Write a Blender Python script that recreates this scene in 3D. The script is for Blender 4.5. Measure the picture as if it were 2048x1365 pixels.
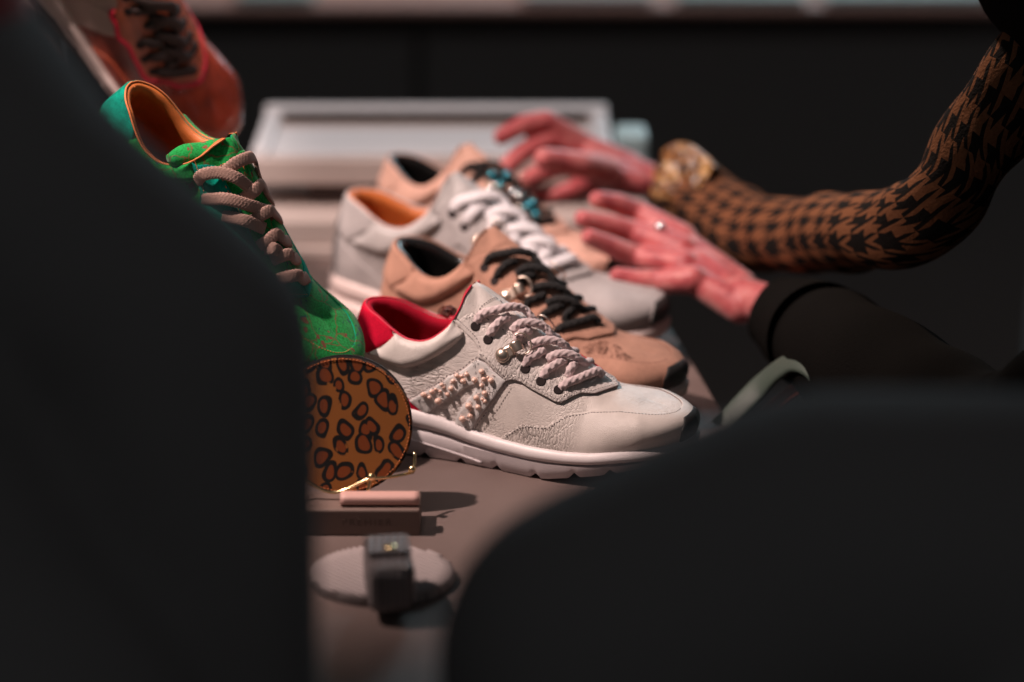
import bpy, bmesh, math, random
import numpy as np
from mathutils import Vector, Matrix, geometry
random.seed(7); rng = np.random.default_rng(7)
S = bpy.context.scene
for o in list(bpy.data.objects): bpy.data.objects.remove(o)
COL = S.collection
RAD = math.radians

# ------------------------------------------------------------------ camera
ZC = 0.667; PITCH = RAD(20); LENS = 85.0
FPX = LENS/36*2048
FW = np.array([0, math.cos(PITCH), -math.sin(PITCH)])
UP = np.array([0, math.sin(PITCH), math.cos(PITCH)])
RT = np.array([1.0, 0, 0]); CAM = np.array([0, 0, ZC])
cd = bpy.data.cameras.new('camera'); cam = bpy.data.objects.new('camera', cd); COL.objects.link(cam)
cam.location = CAM; cam.rotation_euler = (RAD(90)-PITCH, 0, 0)
cd.lens = LENS; cd.sensor_width = 36; cd.clip_start = .05; cd.clip_end = 60
cd.dof.use_dof = True; cd.dof.focus_distance = 1.662; cd.dof.aperture_fstop = 2.0
S.camera = cam

# ------------------------------------------------------------------ world, lamps, exposure
w = bpy.data.worlds.new("World"); S.world = w; w.use_nodes = True
bg = w.node_tree.nodes['Background']; bg.inputs[0].default_value = (.92, 1.0, 1.02, 1); bg.inputs[1].default_value = .058
S.view_settings.view_transform = 'Standard'; S.view_settings.look = 'None'
S.view_settings.exposure = 0; S.view_settings.gamma = 1

def look(o, tgt):
    o.rotation_euler = (Vector(tgt)-o.location).to_track_quat('-Z', 'Y').to_euler()
def spot(name, loc, tgt, power, col, size, blend, rad):
    l = bpy.data.lights.new(name, 'SPOT'); o = bpy.data.objects.new(name, l); COL.objects.link(o)
    o.location = loc; look(o, tgt); l.energy = power; l.color = col; l.spot_size = RAD(size); l.spot_blend = blend
    l.shadow_soft_size = rad; return o
def area(name, loc, tgt, power, col, size):
    l = bpy.data.lights.new(name, 'AREA'); o = bpy.data.objects.new(name, l); COL.objects.link(o)
    o.location = loc; look(o, tgt); l.energy = power; l.color = col; l.size = size; return o
spot('ceiling_spot', (-.77, 1.49, 1.22), (-.13, 1.69, .05), 106, (1.0, .765, .69), 38, .85, .024)
spot('rear_fill_spot', (-.50, 1.55, 1.95), (-.10, 2.11, .06), 92, (1.0, .80, .75), 32, .6, .05)
spot('brown_fill_spot', (-.15, .95, 1.55), (-.33, 1.90, .33), 82, (1.0, .80, .74), 12, .6, .03)
spot('sleeve_fill_spot', (-.05, 2.55, 1.35), (.34, 1.76, .24), 85, (1.0, .78, .66), 17, .8, .04)  # added fill for the houndstooth sleeve, no known source
spot('cool_glint_spot', (1.15, .95, 1.5), (-.34, 1.90, .34), 24, (.75, .94, 1.0), 10, .7, .30)  # added to put a cool highlight on the polished brown toe
area('cool_back_light', (.75, 4.4, 1.25), (0, 1.9, .05), 18, (.66, .90, 1.0), .8)
spot('far_counter_spot', (.0, 3.0, 1.8), (0, 3.5, 0), 30, (1.0, .8, .72), 80, .6, .1)
S.cycles.use_denoising = True

# ------------------------------------------------------------------ materials
def ramp(nt, fac, stops, interp='LINEAR'):
    n = nt.nodes.new('ShaderNodeValToRGB'); n.color_ramp.interpolation = interp
    e = n.color_ramp.elements
    while len(e) > 1: e.remove(e[-1])
    e[0].position, e[0].color = stops[0][0], (*stops[0][1], 1)
    for p, c in stops[1:]:
        x = e.new(p); x.color = (*c, 1)
    nt.links.new(fac, n.inputs[0]); return n.outputs[0]
def tex(nt, kind, scale, vec, **kw):
    n = nt.nodes.new('ShaderNodeTex'+kind); n.inputs['Scale'].default_value = scale
    for k, v in kw.items():
        if k in n.inputs: n.inputs[k].default_value = v
        else: setattr(n, k, v)
    nt.links.new(vec, n.inputs['Vector']); return n
def mth(nt, op, a, b=None, c=None):
    n = nt.nodes.new('ShaderNodeMath'); n.operation = op
    for i, v in enumerate((a, b, c)):
        if v is None: continue
        if isinstance(v, (int, float)): n.inputs[i].default_value = v
        else: nt.links.new(v, n.inputs[i])
    return n.outputs[0]
def mix(nt, f, a, b):
    n = nt.nodes.new('ShaderNodeMix'); n.data_type = 'RGBA'
    for s, v in ((n.inputs[0], f), (n.inputs[6], a), (n.inputs[7], b)):
        if isinstance(v, tuple): s.default_value = (*v, 1) if len(v) == 3 else v
        elif isinstance(v, (int, float)): s.default_value = v
        else: nt.links.new(v, s)
    return n.outputs[2]
def mat(name, col, rough=.5, metal=0, spec=.5, sheen=0, coat=0, trans=0, emit=None, sss=0):
    m = bpy.data.materials.new(name); m.use_nodes = True; nt = m.node_tree
    b = nt.nodes['Principled BSDF']; b.inputs['Base Color'].default_value = (*col, 1)
    b.inputs['Roughness'].default_value = rough; b.inputs['Metallic'].default_value = metal
    b.inputs['Specular IOR Level'].default_value = spec; b.inputs['Sheen Weight'].default_value = sheen
    b.inputs['Coat Weight'].default_value = coat; b.inputs['Transmission Weight'].default_value = trans
    if sss:
        b.inputs['Subsurface Weight'].default_value = sss; b.inputs['Subsurface Radius'].default_value = (.01, .003, .002); b.inputs['Subsurface Scale'].default_value = 1
    return m
def nodes(m):
    nt = m.node_tree; b = nt.nodes['Principled BSDF']
    tc = nt.nodes.new('ShaderNodeTexCoord'); return nt, b, tc
def scalev(nt, vec, sc, rot=(0, 0, 0)):
    n = nt.nodes.new('ShaderNodeMapping'); n.inputs['Scale'].default_value = sc; n.inputs['Rotation'].default_value = rot
    nt.links.new(vec, n.inputs['Vector']); return n.outputs[0]
def bump(nt, b, h, dist, strength=1.0, prev=None):
    n = nt.nodes.new('ShaderNodeBump'); n.inputs['Distance'].default_value = dist; n.inputs['Strength'].default_value = strength
    nt.links.new(h, n.inputs['Height'])
    if prev is not None: nt.links.new(prev, n.inputs['Normal'])
    nt.links.new(n.outputs[0], b.inputs['Normal']); return n.outputs[0]
def vadd(nt, a, bcol, f):
    n = nt.nodes.new('ShaderNodeVectorMath'); n.operation = 'MULTIPLY_ADD'
    nt.links.new(bcol, n.inputs[0]); n.inputs[1].default_value = (f, f, f); nt.links.new(a, n.inputs[2]); return n.outputs[0]

def leather(name, col, rough=.5, creases=.0, sc=(1, 1, 1), rot=(0, 0, 0), fine=.00012, cell=330, var=.1, coat=0, xfade=None):
    m = mat(name, col, rough, coat=coat); nt, b, tc = nodes(m); P = tc.outputs['Object']
    nz = tex(nt, 'Noise', 60, P, Detail=3.0)
    warp = vadd(nt, P, nz.outputs['Color'], .007)
    g = tex(nt, 'Voronoi', 1100, P, feature='DISTANCE_TO_EDGE')
    h = ramp(nt, g.outputs['Distance'], [(0, (0, 0, 0)), (.25, (1, 1, 1))])
    nb = bump(nt, b, h, fine, .6)
    if creases:
        v2 = scalev(nt, warp, sc, rot)
        a = tex(nt, 'Voronoi', cell, v2, feature='DISTANCE_TO_EDGE')
        ha = ramp(nt, a.outputs['Distance'], [(0, (0, 0, 0)), (.12, (.75, .75, .75)), (.4, (1, 1, 1))])
        a2 = tex(nt, 'Voronoi', cell*2.1, v2, feature='DISTANCE_TO_EDGE')
        hb = ramp(nt, a2.outputs['Distance'], [(0, (0, 0, 0)), (.2, (1, 1, 1))])
        msk = tex(nt, 'Noise', 26, P, Detail=1.0)
        mk = ramp(nt, msk.outputs['Fac'], [(.38, (.12, .12, .12)), (.58, (1, 1, 1))])
        hh = mth(nt, 'MULTIPLY', mth(nt, 'ADD', ha, mth(nt, 'MULTIPLY', hb, .4)), mk)
        if xfade:
            sx = nt.nodes.new('ShaderNodeSeparateXYZ'); nt.links.new(P, sx.inputs[0]); mr = nt.nodes.new('ShaderNodeMapRange'); nt.links.new(sx.outputs[0], mr.inputs[0])
            mr.inputs[1].default_value, mr.inputs[2].default_value, mr.inputs[3].default_value, mr.inputs[4].default_value = xfade[0], xfade[1], 1, .06
            hh = mth(nt, 'MULTIPLY', hh, mr.outputs[0])
        bump(nt, b, hh, creases, .9, nb)
    bl = tex(nt, 'Noise', 35, P, Detail=4.0)
    c2 = tuple(c*(1-var*1.6) for c in col); c1 = tuple(min(1, c*(1+var*.5)) for c in col)
    nt.links.new(ramp(nt, bl.outputs['Fac'], [(.35, c2), (.6, c1)]), b.inputs['Base Color'])
    return m
def suede(name, col, var=.25, sheen=.3, sc=240):
    m = mat(name, col, .9, spec=.15, sheen=sheen); nt, b, tc = nodes(m); P = tc.outputs['Object']
    b.inputs['Sheen Tint'].default_value = (*col, 1)
    n = tex(nt, 'Noise', sc*5, P, Detail=4.0); l = tex(nt, 'Noise', sc*.16, P, Detail=5.0, Roughness=.65)
    f = mth(nt, 'ADD', mth(nt, 'MULTIPLY', n.outputs['Fac'], .35), mth(nt, 'MULTIPLY', l.outputs['Fac'], .65))
    c2 = tuple(c*(1-var*1.5) for c in col); c1 = tuple(min(1, c*(1+var*.6)) for c in col)
    nt.links.new(ramp(nt, f, [(.38, c2), (.6, c1)]), b.inputs['Base Color'])
    bump(nt, b, n.outputs['Fac'], .0004, .6)
    return m
def plain_bump(name, col, rough, sc, dist, **k):
    m = mat(name, col, rough, **k); nt, b, tc = nodes(m)
    n = tex(nt, 'Noise', sc, tc.outputs['Object'], Detail=3.0); bump(nt, b, n.outputs['Fac'], dist, .7); return m

WHITE = (.79, .72, .68)
M = {}
M['white_quarter'] = leather('white_tumbled_leather', WHITE, .42, .0010, (.38, .8, 1.3), (0, RAD(16), 0), cell=270)
M['white_eyestay'] = leather('white_grained_leather', WHITE, .45, .0010, (1.4, .8, .45), (0, RAD(-62), 0), cell=290)
M['white_vamp'] = leather('white_smooth_leather', (.78, .71, .66), .4, .00025, (.7, 1, .9), cell=420)
M['white_mud'] = leather('white_creased_leather', (.78, .71, .66), .42, .0010, (1.5, 1, .5), (0, RAD(-40), 0), cell=300, xfade=(.15, .19))
M['white_pad'] = leather('white_padded_leather', (.74, .68, .64), .33, .00012, cell=600)
M['white_patch'] = leather('white_patch_leather', (.78, .75, .73), .3, .0001)
M['edge_taupe'] = plain_bump('taupe_leather_edge', (.20, .15, .145), .7, 500, .0002)
M['red_suede'] = suede('red_suede', (.62, .004, .035), .22, .25)
M['red_edge'] = mat('red_piping', (.66, .012, .05), .6)
M['red_lining'] = suede('red_lining', (.40, .006, .025), .1, .1)
M['lace_pink'] = plain_bump('pale_pink_cord', (.68, .55, .55), .85, 1500, .0004, spec=.2, sheen=.3)
M['rubber_shaded'] = plain_bump('white_rubber_shaded', (.60, .54, .55), .5, 900, .00012)  # same rubber as the roll, shade of the sole sides put into the colour
M['rubber_roll'] = plain_bump('white_rubber_roll', (.74, .68, .68), .42, 900, .0001)
M['stitch'] = mat('grey_thread', (.13, .10, .10), .8)
M['toe_black'] = leather('black_leather', (.035, .035, .035), .45)
M['metal'] = mat('antique_nickel', (.78, .64, .54), .34, 1.0)
M['block_wood'] = plain_bump('rosy_wood_block', (.20, .14, .12), .5, 200, .0003)
M['brass'] = mat('pale_brass', (.86, .66, .36), .25, 1.0)
M['pearl'] = mat('pink_pearl', (.86, .58, .47), .22, spec=.8, coat=.6)
M['bead_black'] = mat('black_seed_bead', (.01, .01, .012), .15)
M['bead_clear'] = mat('clear_seed_bead', (.85, .70, .66), .12, spec=.9)
M['hole'] = mat('eyelet_hole', (.02, .012, .012), .9)
M['tan_suede'] = suede('tan_suede', (.46, .25, .18), .16, .25)
M['tan_dark'] = mat('tan_edge', (.16, .07, .045), .85)
M['black_gloss'] = mat('black_patent_lining', (.012, .011, .011), .18, coat=.5)
M['black_cord'] = plain_bump('black_cord', (.02, .019, .019), .8, 1500, .0004, spec=.2)
M['grey_suede'] = suede('grey_suede', (.40, .37, .365), .14, .25)
M['grey_pad'] = leather('light_grey_leather', (.44, .41, .40), .5, .0001)
M['white_cord'] = plain_bump('white_cord', (.72, .69, .71), .85, 1500, .0004, spec=.2)
M['orange_lining'] = leather('orange_lining', (.60, .165, .035), .5)
M['beige_suede'] = suede('beige_suede', (.62, .37, .29), .14, .25)
M['rubber_pink'] = plain_bump('blush_rubber', (.62, .50, .47), .5, 900, .0001)
M['teal_suede'] = suede('teal_suede', (.0, .30, .21), .45, .25, 300)
M['orange_edge'] = mat('orange_piping', (.66, .20, .06), .6)
M['green_lace'] = plain_bump('taupe_flat_lace', (.42, .27, .225), .9, 1400, .0005, spec=.15)
M['brown_gloss'] = leather('chestnut_polished_leather', (.33, .042, .018), .16, .0, coat=1.0, var=.25)
M['brown_eyestay'] = leather('russet_leather', (.52, .12, .055), .34, .0, coat=.2, var=.2)
M['brown_dark'] = leather('dark_brown_leather', (.10, .018, .010), .4)
M['cream'] = leather('cream_leather', (.58, .40, .35), .5)
M['brown_cord'] = plain_bump('dark_brown_cord', (.028, .014, .012), .75, 1500, .0004)

def green_print(name):
    m = mat(name, (.0, .22, .03), .8, spec=.2, sheen=.15); nt, b, tc = nodes(m); P = tc.outputs['Object']
    nz = tex(nt, 'Noise', 90, P, Detail=2.0); W = vadd(nt, P, nz.outputs['Color'], .012)
    a = tex(nt, 'Voronoi', 115, scalev(nt, W, (1, 1, .5), (0, .7, 0)))
    f = ramp(nt, a.outputs['Distance'], [(.17, (1, 1, 1)), (.23, (0, 0, 0))])
    sel = ramp(nt, a.outputs['Color'], [(.42, (0, 0, 0)), (.46, (1, 1, 1))])
    f = mth(nt, 'MULTIPLY', f, sel)
    l = tex(nt, 'Voronoi', 42, W, feature='DISTANCE_TO_EDGE')
    fl = ramp(nt, l.outputs['Distance'], [(.010, (1, 1, 1)), (.028, (0, 0, 0))])
    g = tex(nt, 'Noise', 700, P, Detail=3.0)
    gc = ramp(nt, g.outputs['Fac'], [(.35, (.0, .20, .03)), (.6, (.006, .36, .07))])
    tl = tex(nt, 'Voronoi', 210, scalev(nt, W, (1, 1, .4), (0, -.6, 0)))
    ft = ramp(nt, tl.outputs['Distance'], [(.2, (1, 1, 1)), (.26, (0, 0, 0))])
    ms = ramp(nt, tex(nt, 'Noise', 45, P).outputs['Fac'], [(.5, (0, 0, 0)), (.55, (1, 1, 1))])
    c = mix(nt, mth(nt, 'MULTIPLY', ft, ms), gc, (.0, .09, .10))
    c = mix(nt, mth(nt, 'MAXIMUM', f, mth(nt, 'MULTIPLY', fl, .7)), c, (.20, .07, .035))
    nt.links.new(c, b.inputs['Base Color']); bump(nt, b, f, .0006, -.6); return m
M['green_print'] = green_print('green_printed_suede')

def leopard():
    m = mat('leopard_print', (.5, .2, .04), .5, spec=.3); nt, b, tc = nodes(m); P = scalev(nt, tc.outputs['Object'], (1, 1, 1), (RAD(90), 0, 0))
    nz = tex(nt, 'Noise', 70, P, Detail=0.0); W = vadd(nt, P, nz.outputs['Color'], .009)
    a = tex(nt, 'Voronoi', 80, scalev(nt, W, (1.05, .84, 1)), voronoi_dimensions='2D', Randomness=.66)
    ring = ramp(nt, a.outputs['Distance'], [(.24, (0, 0, 0)), (.28, (1, 1, 1)), (.43, (1, 1, 1)), (.46, (0, 0, 0))])
    gap = ramp(nt, tex(nt, 'Noise', 90, P).outputs['Fac'], [(.32, (0, 0, 0)), (.36, (1, 1, 1))])
    inn = ramp(nt, a.outputs['Distance'], [(.27, (1, 1, 1)), (.32, (0, 0, 0))])
    c = mix(nt, inn, (.31, .112, .028), (.22, .054, .016))
    c = mix(nt, mth(nt, 'MULTIPLY', ring, gap), c, (.012, .012, .012))
    nt.links.new(c, b.inputs['Base Color']); bump(nt, b, tex(nt, 'Noise', 900, tc.outputs['Object']).outputs['Fac'], .0002, .5)
    return m
M['leopard'] = leopard()
def ribbed(name, col, sc, rot, rough=.5, metal=0.0, dist=.0012, cross=.5):
    m = mat(name, col, rough, metal); nt, b, tc = nodes(m); P = scalev(nt, tc.outputs['Object'], (1, 1, 1), rot)
    a = tex(nt, 'Wave', sc, P, wave_type='BANDS', bands_direction='X'); c = tex(nt, 'Wave', sc*.9, P, wave_type='BANDS', bands_direction='Y')
    h = mth(nt, 'ADD', a.outputs['Fac'], mth(nt, 'MULTIPLY', c.outputs['Fac'], cross))
    nt.links.new(ramp(nt, h, [(.25, tuple(x*.35 for x in col)), (.9, col)]), b.inputs['Base Color'])
    bump(nt, b, h, dist, .9); return m
M['woven'] = ribbed('woven_grey', (.50, .43, .42), 300, (0, 0, .75), cross=.5)
M['carbon'] = ribbed('embossed_black_leather', (.22, .195, .20), 70, (0, 0, .1), .35)
def table_mat():
    m = mat('satin_taupe_tabletop', (.13, .105, .10), .42, spec=.45); nt, b, tc = nodes(m); P = tc.outputs['Object']
    n = tex(nt, 'Noise', 9, P, Detail=5.0); g = tex(nt, 'Noise', 1400, P, Detail=2.0)
    f = mth(nt, 'ADD', mth(nt, 'MULTIPLY', n.outputs['Fac'], .6), mth(nt, 'MULTIPLY', g.outputs['Fac'], .4))
    nt.links.new(ramp(nt, f, [(.38, (.145, .105, .095)), (.62, (.20, .148, .135))]), b.inputs['Base Color'])
    du = tex(nt, 'Voronoi', 130, P); sp = ramp(nt, du.outputs['Distance'], [(.03, (1, 1, 1)), (.05, (0, 0, 0))])
    c = b.inputs['Base Color'].links[0].from_socket
    nt.links.new(mix(nt, mth(nt, 'MULTIPLY', sp, .35), c, (.6, .55, .5)), b.inputs['Base Color'])
    nt.links.new(ramp(nt, n.outputs['Fac'], [(.3, (.36,)*3), (.7, (.52,)*3)]), b.inputs['Roughness'])
    bump(nt, b, g.outputs['Fac'], .0002, .5); return m
M['table'] = table_mat()
M['black_cloth'] = plain_bump('charcoal_wool', (.19, .17, .17), .95, 600, .001, spec=.05)
M['shade_black'] = plain_bump('shade_black_wool', (.008, .0075, .007), .95, 600, .001, spec=.01)  # near sleeve and coat lie in shade; that darkness is put into the colour
M['room'] = mat('dark_room', (.19, .17, .165), .9, spec=.05)
M['acrylic'] = plain_bump('white_acrylic', (.80, .80, .82), .3, 40, .0002)
M['acrylic_pink'] = plain_bump('warm_white_card', (.62, .52, .48), .6, 200, .0002)
M['pale_aqua'] = mat('pale_aqua_box', (.50, .68, .70), .35)
M['dark_block'] = plain_bump('dark_brown_block', (.09, .06, .055), .6, 200, .0003)
M['skin'] = mat('skin', (.66, .15, .145), .5, sheen=.5, sss=.12)
def skin_detail():
    nt, b, tc = nodes(M['skin']); P = tc.outputs['Object']
    n = tex(nt, 'Noise', 60, P, Detail=6.0, Roughness=.65)
    nt.links.new(ramp(nt, n.outputs['Fac'], [(.36, (.33, .035, .045)), (.5, (.48, .085, .09)), (.66, (.58, .18, .17))]), b.inputs['Base Color'])
    bump(nt, b, tex(nt, 'Noise', 220, P, Detail=4.0).outputs['Fac'], .0008, .4)
skin_detail()
M['nail'] = mat('nail', (.72, .38, .34), .25)
M['hair'] = plain_bump('dark_hair', (.03, .02, .015), .6, 800, .002)
def houndstooth():
    m = mat('houndstooth_wool', (.3, .15, .08), .95, spec=.05); nt, b, tc = nodes(m)
    sp = nt.nodes.new('ShaderNodeSeparateXYZ'); nt.links.new(tc.outputs['UV'], sp.inputs[0])
    x = mth(nt, 'FRACT', sp.outputs[0]); y = mth(nt, 'FRACT', sp.outputs[1])
    a = mth(nt, 'LESS_THAN', x, .5); c = mth(nt, 'LESS_THAN', y, .5)
    d = mth(nt, 'LESS_THAN', mth(nt, 'FRACT', mth(nt, 'MULTIPLY', mth(nt, 'ADD', sp.outputs[0], sp.outputs[1]), 2.0)), .5)
    both = mth(nt, 'MULTIPLY', a, c); xor = mth(nt, 'ABSOLUTE', mth(nt, 'SUBTRACT', a, c))
    f = mth(nt, 'ADD', both, mth(nt, 'MULTIPLY', xor, d))
    n = tex(nt, 'Noise', 500, tc.outputs['Object'], Detail=3.0)
    cc = mix(nt, f, (.016, .014, .013), mix(nt, n.outputs['Fac'], (.15, .058, .028), (.28, .12, .06)))
    nt.links.new(cc, b.inputs['Base Color']); bump(nt, b, n.outputs['Fac'], .0015, .8); return m
M['houndstooth'] = houndstooth()
M['gold_lining'] = plain_bump('tan_satin', (.46, .23, .09), .26, 55, .016, spec=.9)
def gold_cols():
    nt, b, tc = nodes(M['gold_lining']); n = tex(nt, 'Noise', 38, tc.outputs['Object'], Detail=2.0, Distortion=2.5)
    nt.links.new(ramp(nt, n.outputs['Fac'], [(.40, (.06, .025, .010)), (.50, (.34, .14, .045)), (.62, (.62, .38, .16))]), b.inputs['Base Color'])  # dark creases and shine of the satin are put into the colour
gold_cols()
M['sage'] = plain_bump('sage_strap', (.06, .085, .068), .55, 300, .0005)
M['pink_card'] = mat('pink_card', (.70, .42, .37), .5)
M['silver'] = mat('silver', (.85, .85, .86), .15, 1.0)
M['teal_metal'] = mat('teal_metal', (.05, .30, .38), .25, .6)
M['dim_teal'] = mat('dim_teal_paint', (.17, .185, .187), .6)
M['floor'] = mat('dark_floor', (.17, .155, .15), .8, spec=.1)

# ------------------------------------------------------------------ mesh helpers
def mesh(name, V, F, mats, idx=None, smooth=True, uv=None, merge=0):
    me = bpy.data.meshes.new(name)
    me.from_pydata([tuple(map(float, v)) for v in V], [], [tuple(map(int, f)) for f in F])
    for m_ in (mats if isinstance(mats, (list, tuple)) else [mats]): me.materials.append(m_)
    if idx is not None: me.polygons.foreach_set('material_index', np.array(idx, dtype=np.int32))
    if uv is not None:
        l = me.uv_layers.new(name='UVMap'); vi = np.empty(len(me.loops), dtype=np.int32); me.loops.foreach_get('vertex_index', vi)
        l.data.foreach_set('uv', np.asarray(uv, dtype=np.float32)[vi].ravel())
    if merge:
        bm = bmesh.new(); bm.from_mesh(me); bmesh.ops.remove_doubles(bm, verts=bm.verts, dist=merge)
        bmesh.ops.recalc_face_normals(bm, faces=bm.faces); bm.to_mesh(me); bm.free()
    if smooth: me.polygons.foreach_set('use_smooth', [True]*len(me.polygons))
    me.update(); return me
def ob(name, me, parent=None, label=None, cat=None, group=None, kind=None, mw=None):
    o = bpy.data.objects.new(name, me); COL.objects.link(o)
    if parent is not None: o.parent = parent
    if mw is not None: o.matrix_world = mw
    for k, v in (('label', label), ('category', cat), ('group', group), ('kind', kind)):
        if v: o[k] = v
    return o
def thing(name, loc, label, cat, group=None, rot=None, scale=1):
    o = bpy.data.objects.new(name, None); COL.objects.link(o); o.location = loc; o.empty_display_size = .02
    if rot is not None: o.rotation_euler = rot
    o.scale = (scale,)*3; o['label'] = label; o['category'] = cat
    if group: o['group'] = group
    return o
def box_bm(bm, c, s, R=None, bev=.0015, seg=2):
    r = bmesh.ops.create_cube(bm, size=1); vs = r['verts']
    for v in vs: v.co = Vector((v.co.x*s[0], v.co.y*s[1], v.co.z*s[2]))
    es = list({e for v in vs for e in v.link_edges})
    if bev: 
        r2 = bmesh.ops.bevel(bm, geom=es, offset=bev, segments=seg, profile=.5, affect='EDGES'); vs = list(set(r2['verts']) | {v for v in vs if v.is_valid})
    for v in vs:
        p = R @ v.co if R else v.co
        v.co = p+Vector(c)
def bm_mesh(name, bm, m, smooth=False):
    me = bpy.data.meshes.new(name); bmesh.ops.recalc_face_normals(bm, faces=bm.faces); bm.to_mesh(me); bm.free(); me.materials.append(m)
    if smooth: me.polygons.foreach_set('use_smooth', [True]*len(me.polygons))
    return me
def box(name, c, s, m, bev=.0015, R=None):
    bm = bmesh.new(); box_bm(bm, c, s, R, bev); return bm_mesh(name, bm, m)
def sphere_me(name, r, m, seg=12, rings=8):
    bm = bmesh.new(); bmesh.ops.create_uvsphere(bm, u_segments=seg, v_segments=rings, radius=r); return bm_mesh(name, bm, m, True)
def cr(P, n=None, ds=None, cols=None):
    """Catmull-Rom through points P (chord parameterised), resampled evenly."""
    P = np.asarray(P, float); d = np.linalg.norm(np.diff(P[:, :3], axis=0), axis=1); s = np.r_[0, np.cumsum(np.maximum(d, 1e-9))]
    if n is None: n = max(4, int(s[-1]/ds)+1)
    T = np.gradient(P, s, axis=0) if len(P) > 2 else np.repeat((P[1:]-P[:1])/s[-1], 2, 0)
    u = np.linspace(0, s[-1], n); i = np.clip(np.searchsorted(s, u, 'right')-1, 0, len(s)-2)
    h = (s[i+1]-s[i])[:, None]; x = ((u-s[i])[:, None])/h
    return (2*x**3-3*x**2+1)*P[i]+(x**3-2*x**2+x)*h*T[i]+(-2*x**3+3*x**2)*P[i+1]+(x**3-x**2)*h*T[i+1]
def nrm(a): return a/np.maximum(np.linalg.norm(a, axis=-1, keepdims=True), 1e-12)
def tube(name, P, N, W, H, m, nseg=16, ds=.001, braid=None, square=2.0, uvs=None, cap=True):
    """Tube through P, with cross-section width W (sideways) and height H (along normal N)."""
    P = np.asarray(P, float); N = np.asarray(N, float)
    if N.ndim == 1: N = np.repeat(N[None], len(P), 0)
    W = np.broadcast_to(W, len(P)); H = np.broadcast_to(H, len(P))
    A = cr(np.c_[P, N, W, H], ds=ds); p = A[:, :3]; nn = nrm(A[:, 3:6]); ww = A[:, 6]; hh = A[:, 7]
    t = nrm(np.gradient(p, axis=0)); nn = nrm(nn-t*(nn*t).sum(1, keepdims=True)); bb = np.cross(t, nn)
    L = np.r_[0, np.cumsum(np.linalg.norm(np.diff(p, axis=0), axis=1))]
    th = np.linspace(0, 2*np.pi, nseg, endpoint=False)
    c, s = np.cos(th), np.sin(th); k = 2/square
    cx = np.sign(c)*np.abs(c)**k; sx = np.sign(s)*np.abs(s)**k
    V = p[:, None]+bb[:, None]*(cx[None]*ww[:, None]/2)[..., None]+nn[:, None]*(sx[None]*hh[:, None]/2)[..., None]
    if braid:
        amp, per, mm = braid
        f = np.cos(2*np.pi*L[:, None]/per+.5*np.sin(2*th[None]))*np.cos(mm*th[None])
        f = np.sign(f)*np.abs(f)**.7
        V = V+(V-p[:, None])*(amp*f)[..., None]
    n = len(p); V = V.reshape(-1, 3); i, j = np.meshgrid(np.arange(n-1), np.arange(nseg), indexing='ij'); j2 = (j+1) % nseg
    F = np.stack([i*nseg+j, i*nseg+j2, (i+1)*nseg+j2, (i+1)*nseg+j], -1).reshape(-1, 4).tolist()
    uv = None
    if uvs is not None:
        uv = np.stack([np.repeat(L, nseg)*uvs[0], np.tile(np.abs(np.arange(nseg)-nseg/2)/nseg*uvs[1], n)], -1)
    if cap: F.append(list(range(nseg))[::-1]); F.append([(n-1)*nseg+q for q in range(nseg)])
    return V, F, uv
def tube_me(name, *a, **k):
    V, F, uv = tube(name, *a, **k); m = a[4] if len(a) > 4 else k['m']
    return mesh(name, V, F, m, uv=uv)
def join(parts):
    VV, FF, o = [], [], 0
    for V, F in parts:
        VV.append(np.asarray(V)); FF += [[q+o for q in f] for f in F]; o += len(V)
    return np.concatenate(VV), FF

# ------------------------------------------------------------------ picture rays
def ray(px, py): return FW+RT*(px-1024)/FPX-UP*(py-682.5)/FPX
def at_depth(px, py, d): return CAM+ray(px, py)*d
def at_z(px, py, z): r = ray(px, py); return CAM+r*((z-ZC)/r[2])
def proj(P):
    v = P-CAM; d = v@FW
    return 1024+FPX*(v@RT)/d, 682.5-FPX*(v@UP)/d, d

# ------------------------------------------------------------------ the last (one shoe shape, in metres, heel at origin, toe to +x)
ST = [  # bottom x,y | top x,y,z | opening weight
 (0, 0, 12, 0, 100, 1), (3, 12, 14, 7, 99.5, 1), (10, 21, 20, 14, 98, 1), (22, 27, 29, 19, 95.5, 1), (38, 30.5, 42, 23.5, 89, 1),
 (55, 32, 54, 25.5, 84.5, 1), (70, 32, 66, 26, 84.5, 1), (85, 32, 77, 25, 90, 1), (96, 32.5, 86, 22.5, 99, .85), (106, 33, 91, 18, 110, .6),
 (114, 34, 93, 11, 119.5, .35), (122, 35, 96, 0, 123.5, .1), (134, 36.5, 113, 0, 114, 0), (148, 38.5, 134, 0, 101, 0), (165, 41, 160, 0, 85, 0),
 (182, 42, 181, 0, 72.5, 0), (200, 41.5, 199, 0, 61.5, 0), (216, 39, 210, 0, 57.5, 0), (230, 35, 219, 0, 55.5, 0), (242, 28, 226, 0, 54, 0),
 (250, 20, 231, 0, 53, 0), (256, 10, 234, 0, 52.3, 0), (258, 0, 236, 0, 52, 0)]
ST = np.array(ST, float); ST[:, :5] /= 1000
NT, NV = 260, 90
_k = np.linspace(0, 1, NT)
def _interp(A):
    s = np.r_[0, np.cumsum(np.hypot(*np.diff(ST[:, :2], axis=0).T))]; T = np.gradient(A, s, axis=0)
    u = _k*s[-1]; i = np.clip(np.searchsorted(s, u, 'right')-1, 0, len(s)-2); h = (s[i+1]-s[i])[:, None]; x = (u-s[i])[:, None]/h
    return (2*x**3-3*x**2+1)*A[i]+(x**3-2*x**2+x)*h*T[i]+(-2*x**3+3*x**2)*A[i+1]+(x**3-x**2)*h*T[i+1]
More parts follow.
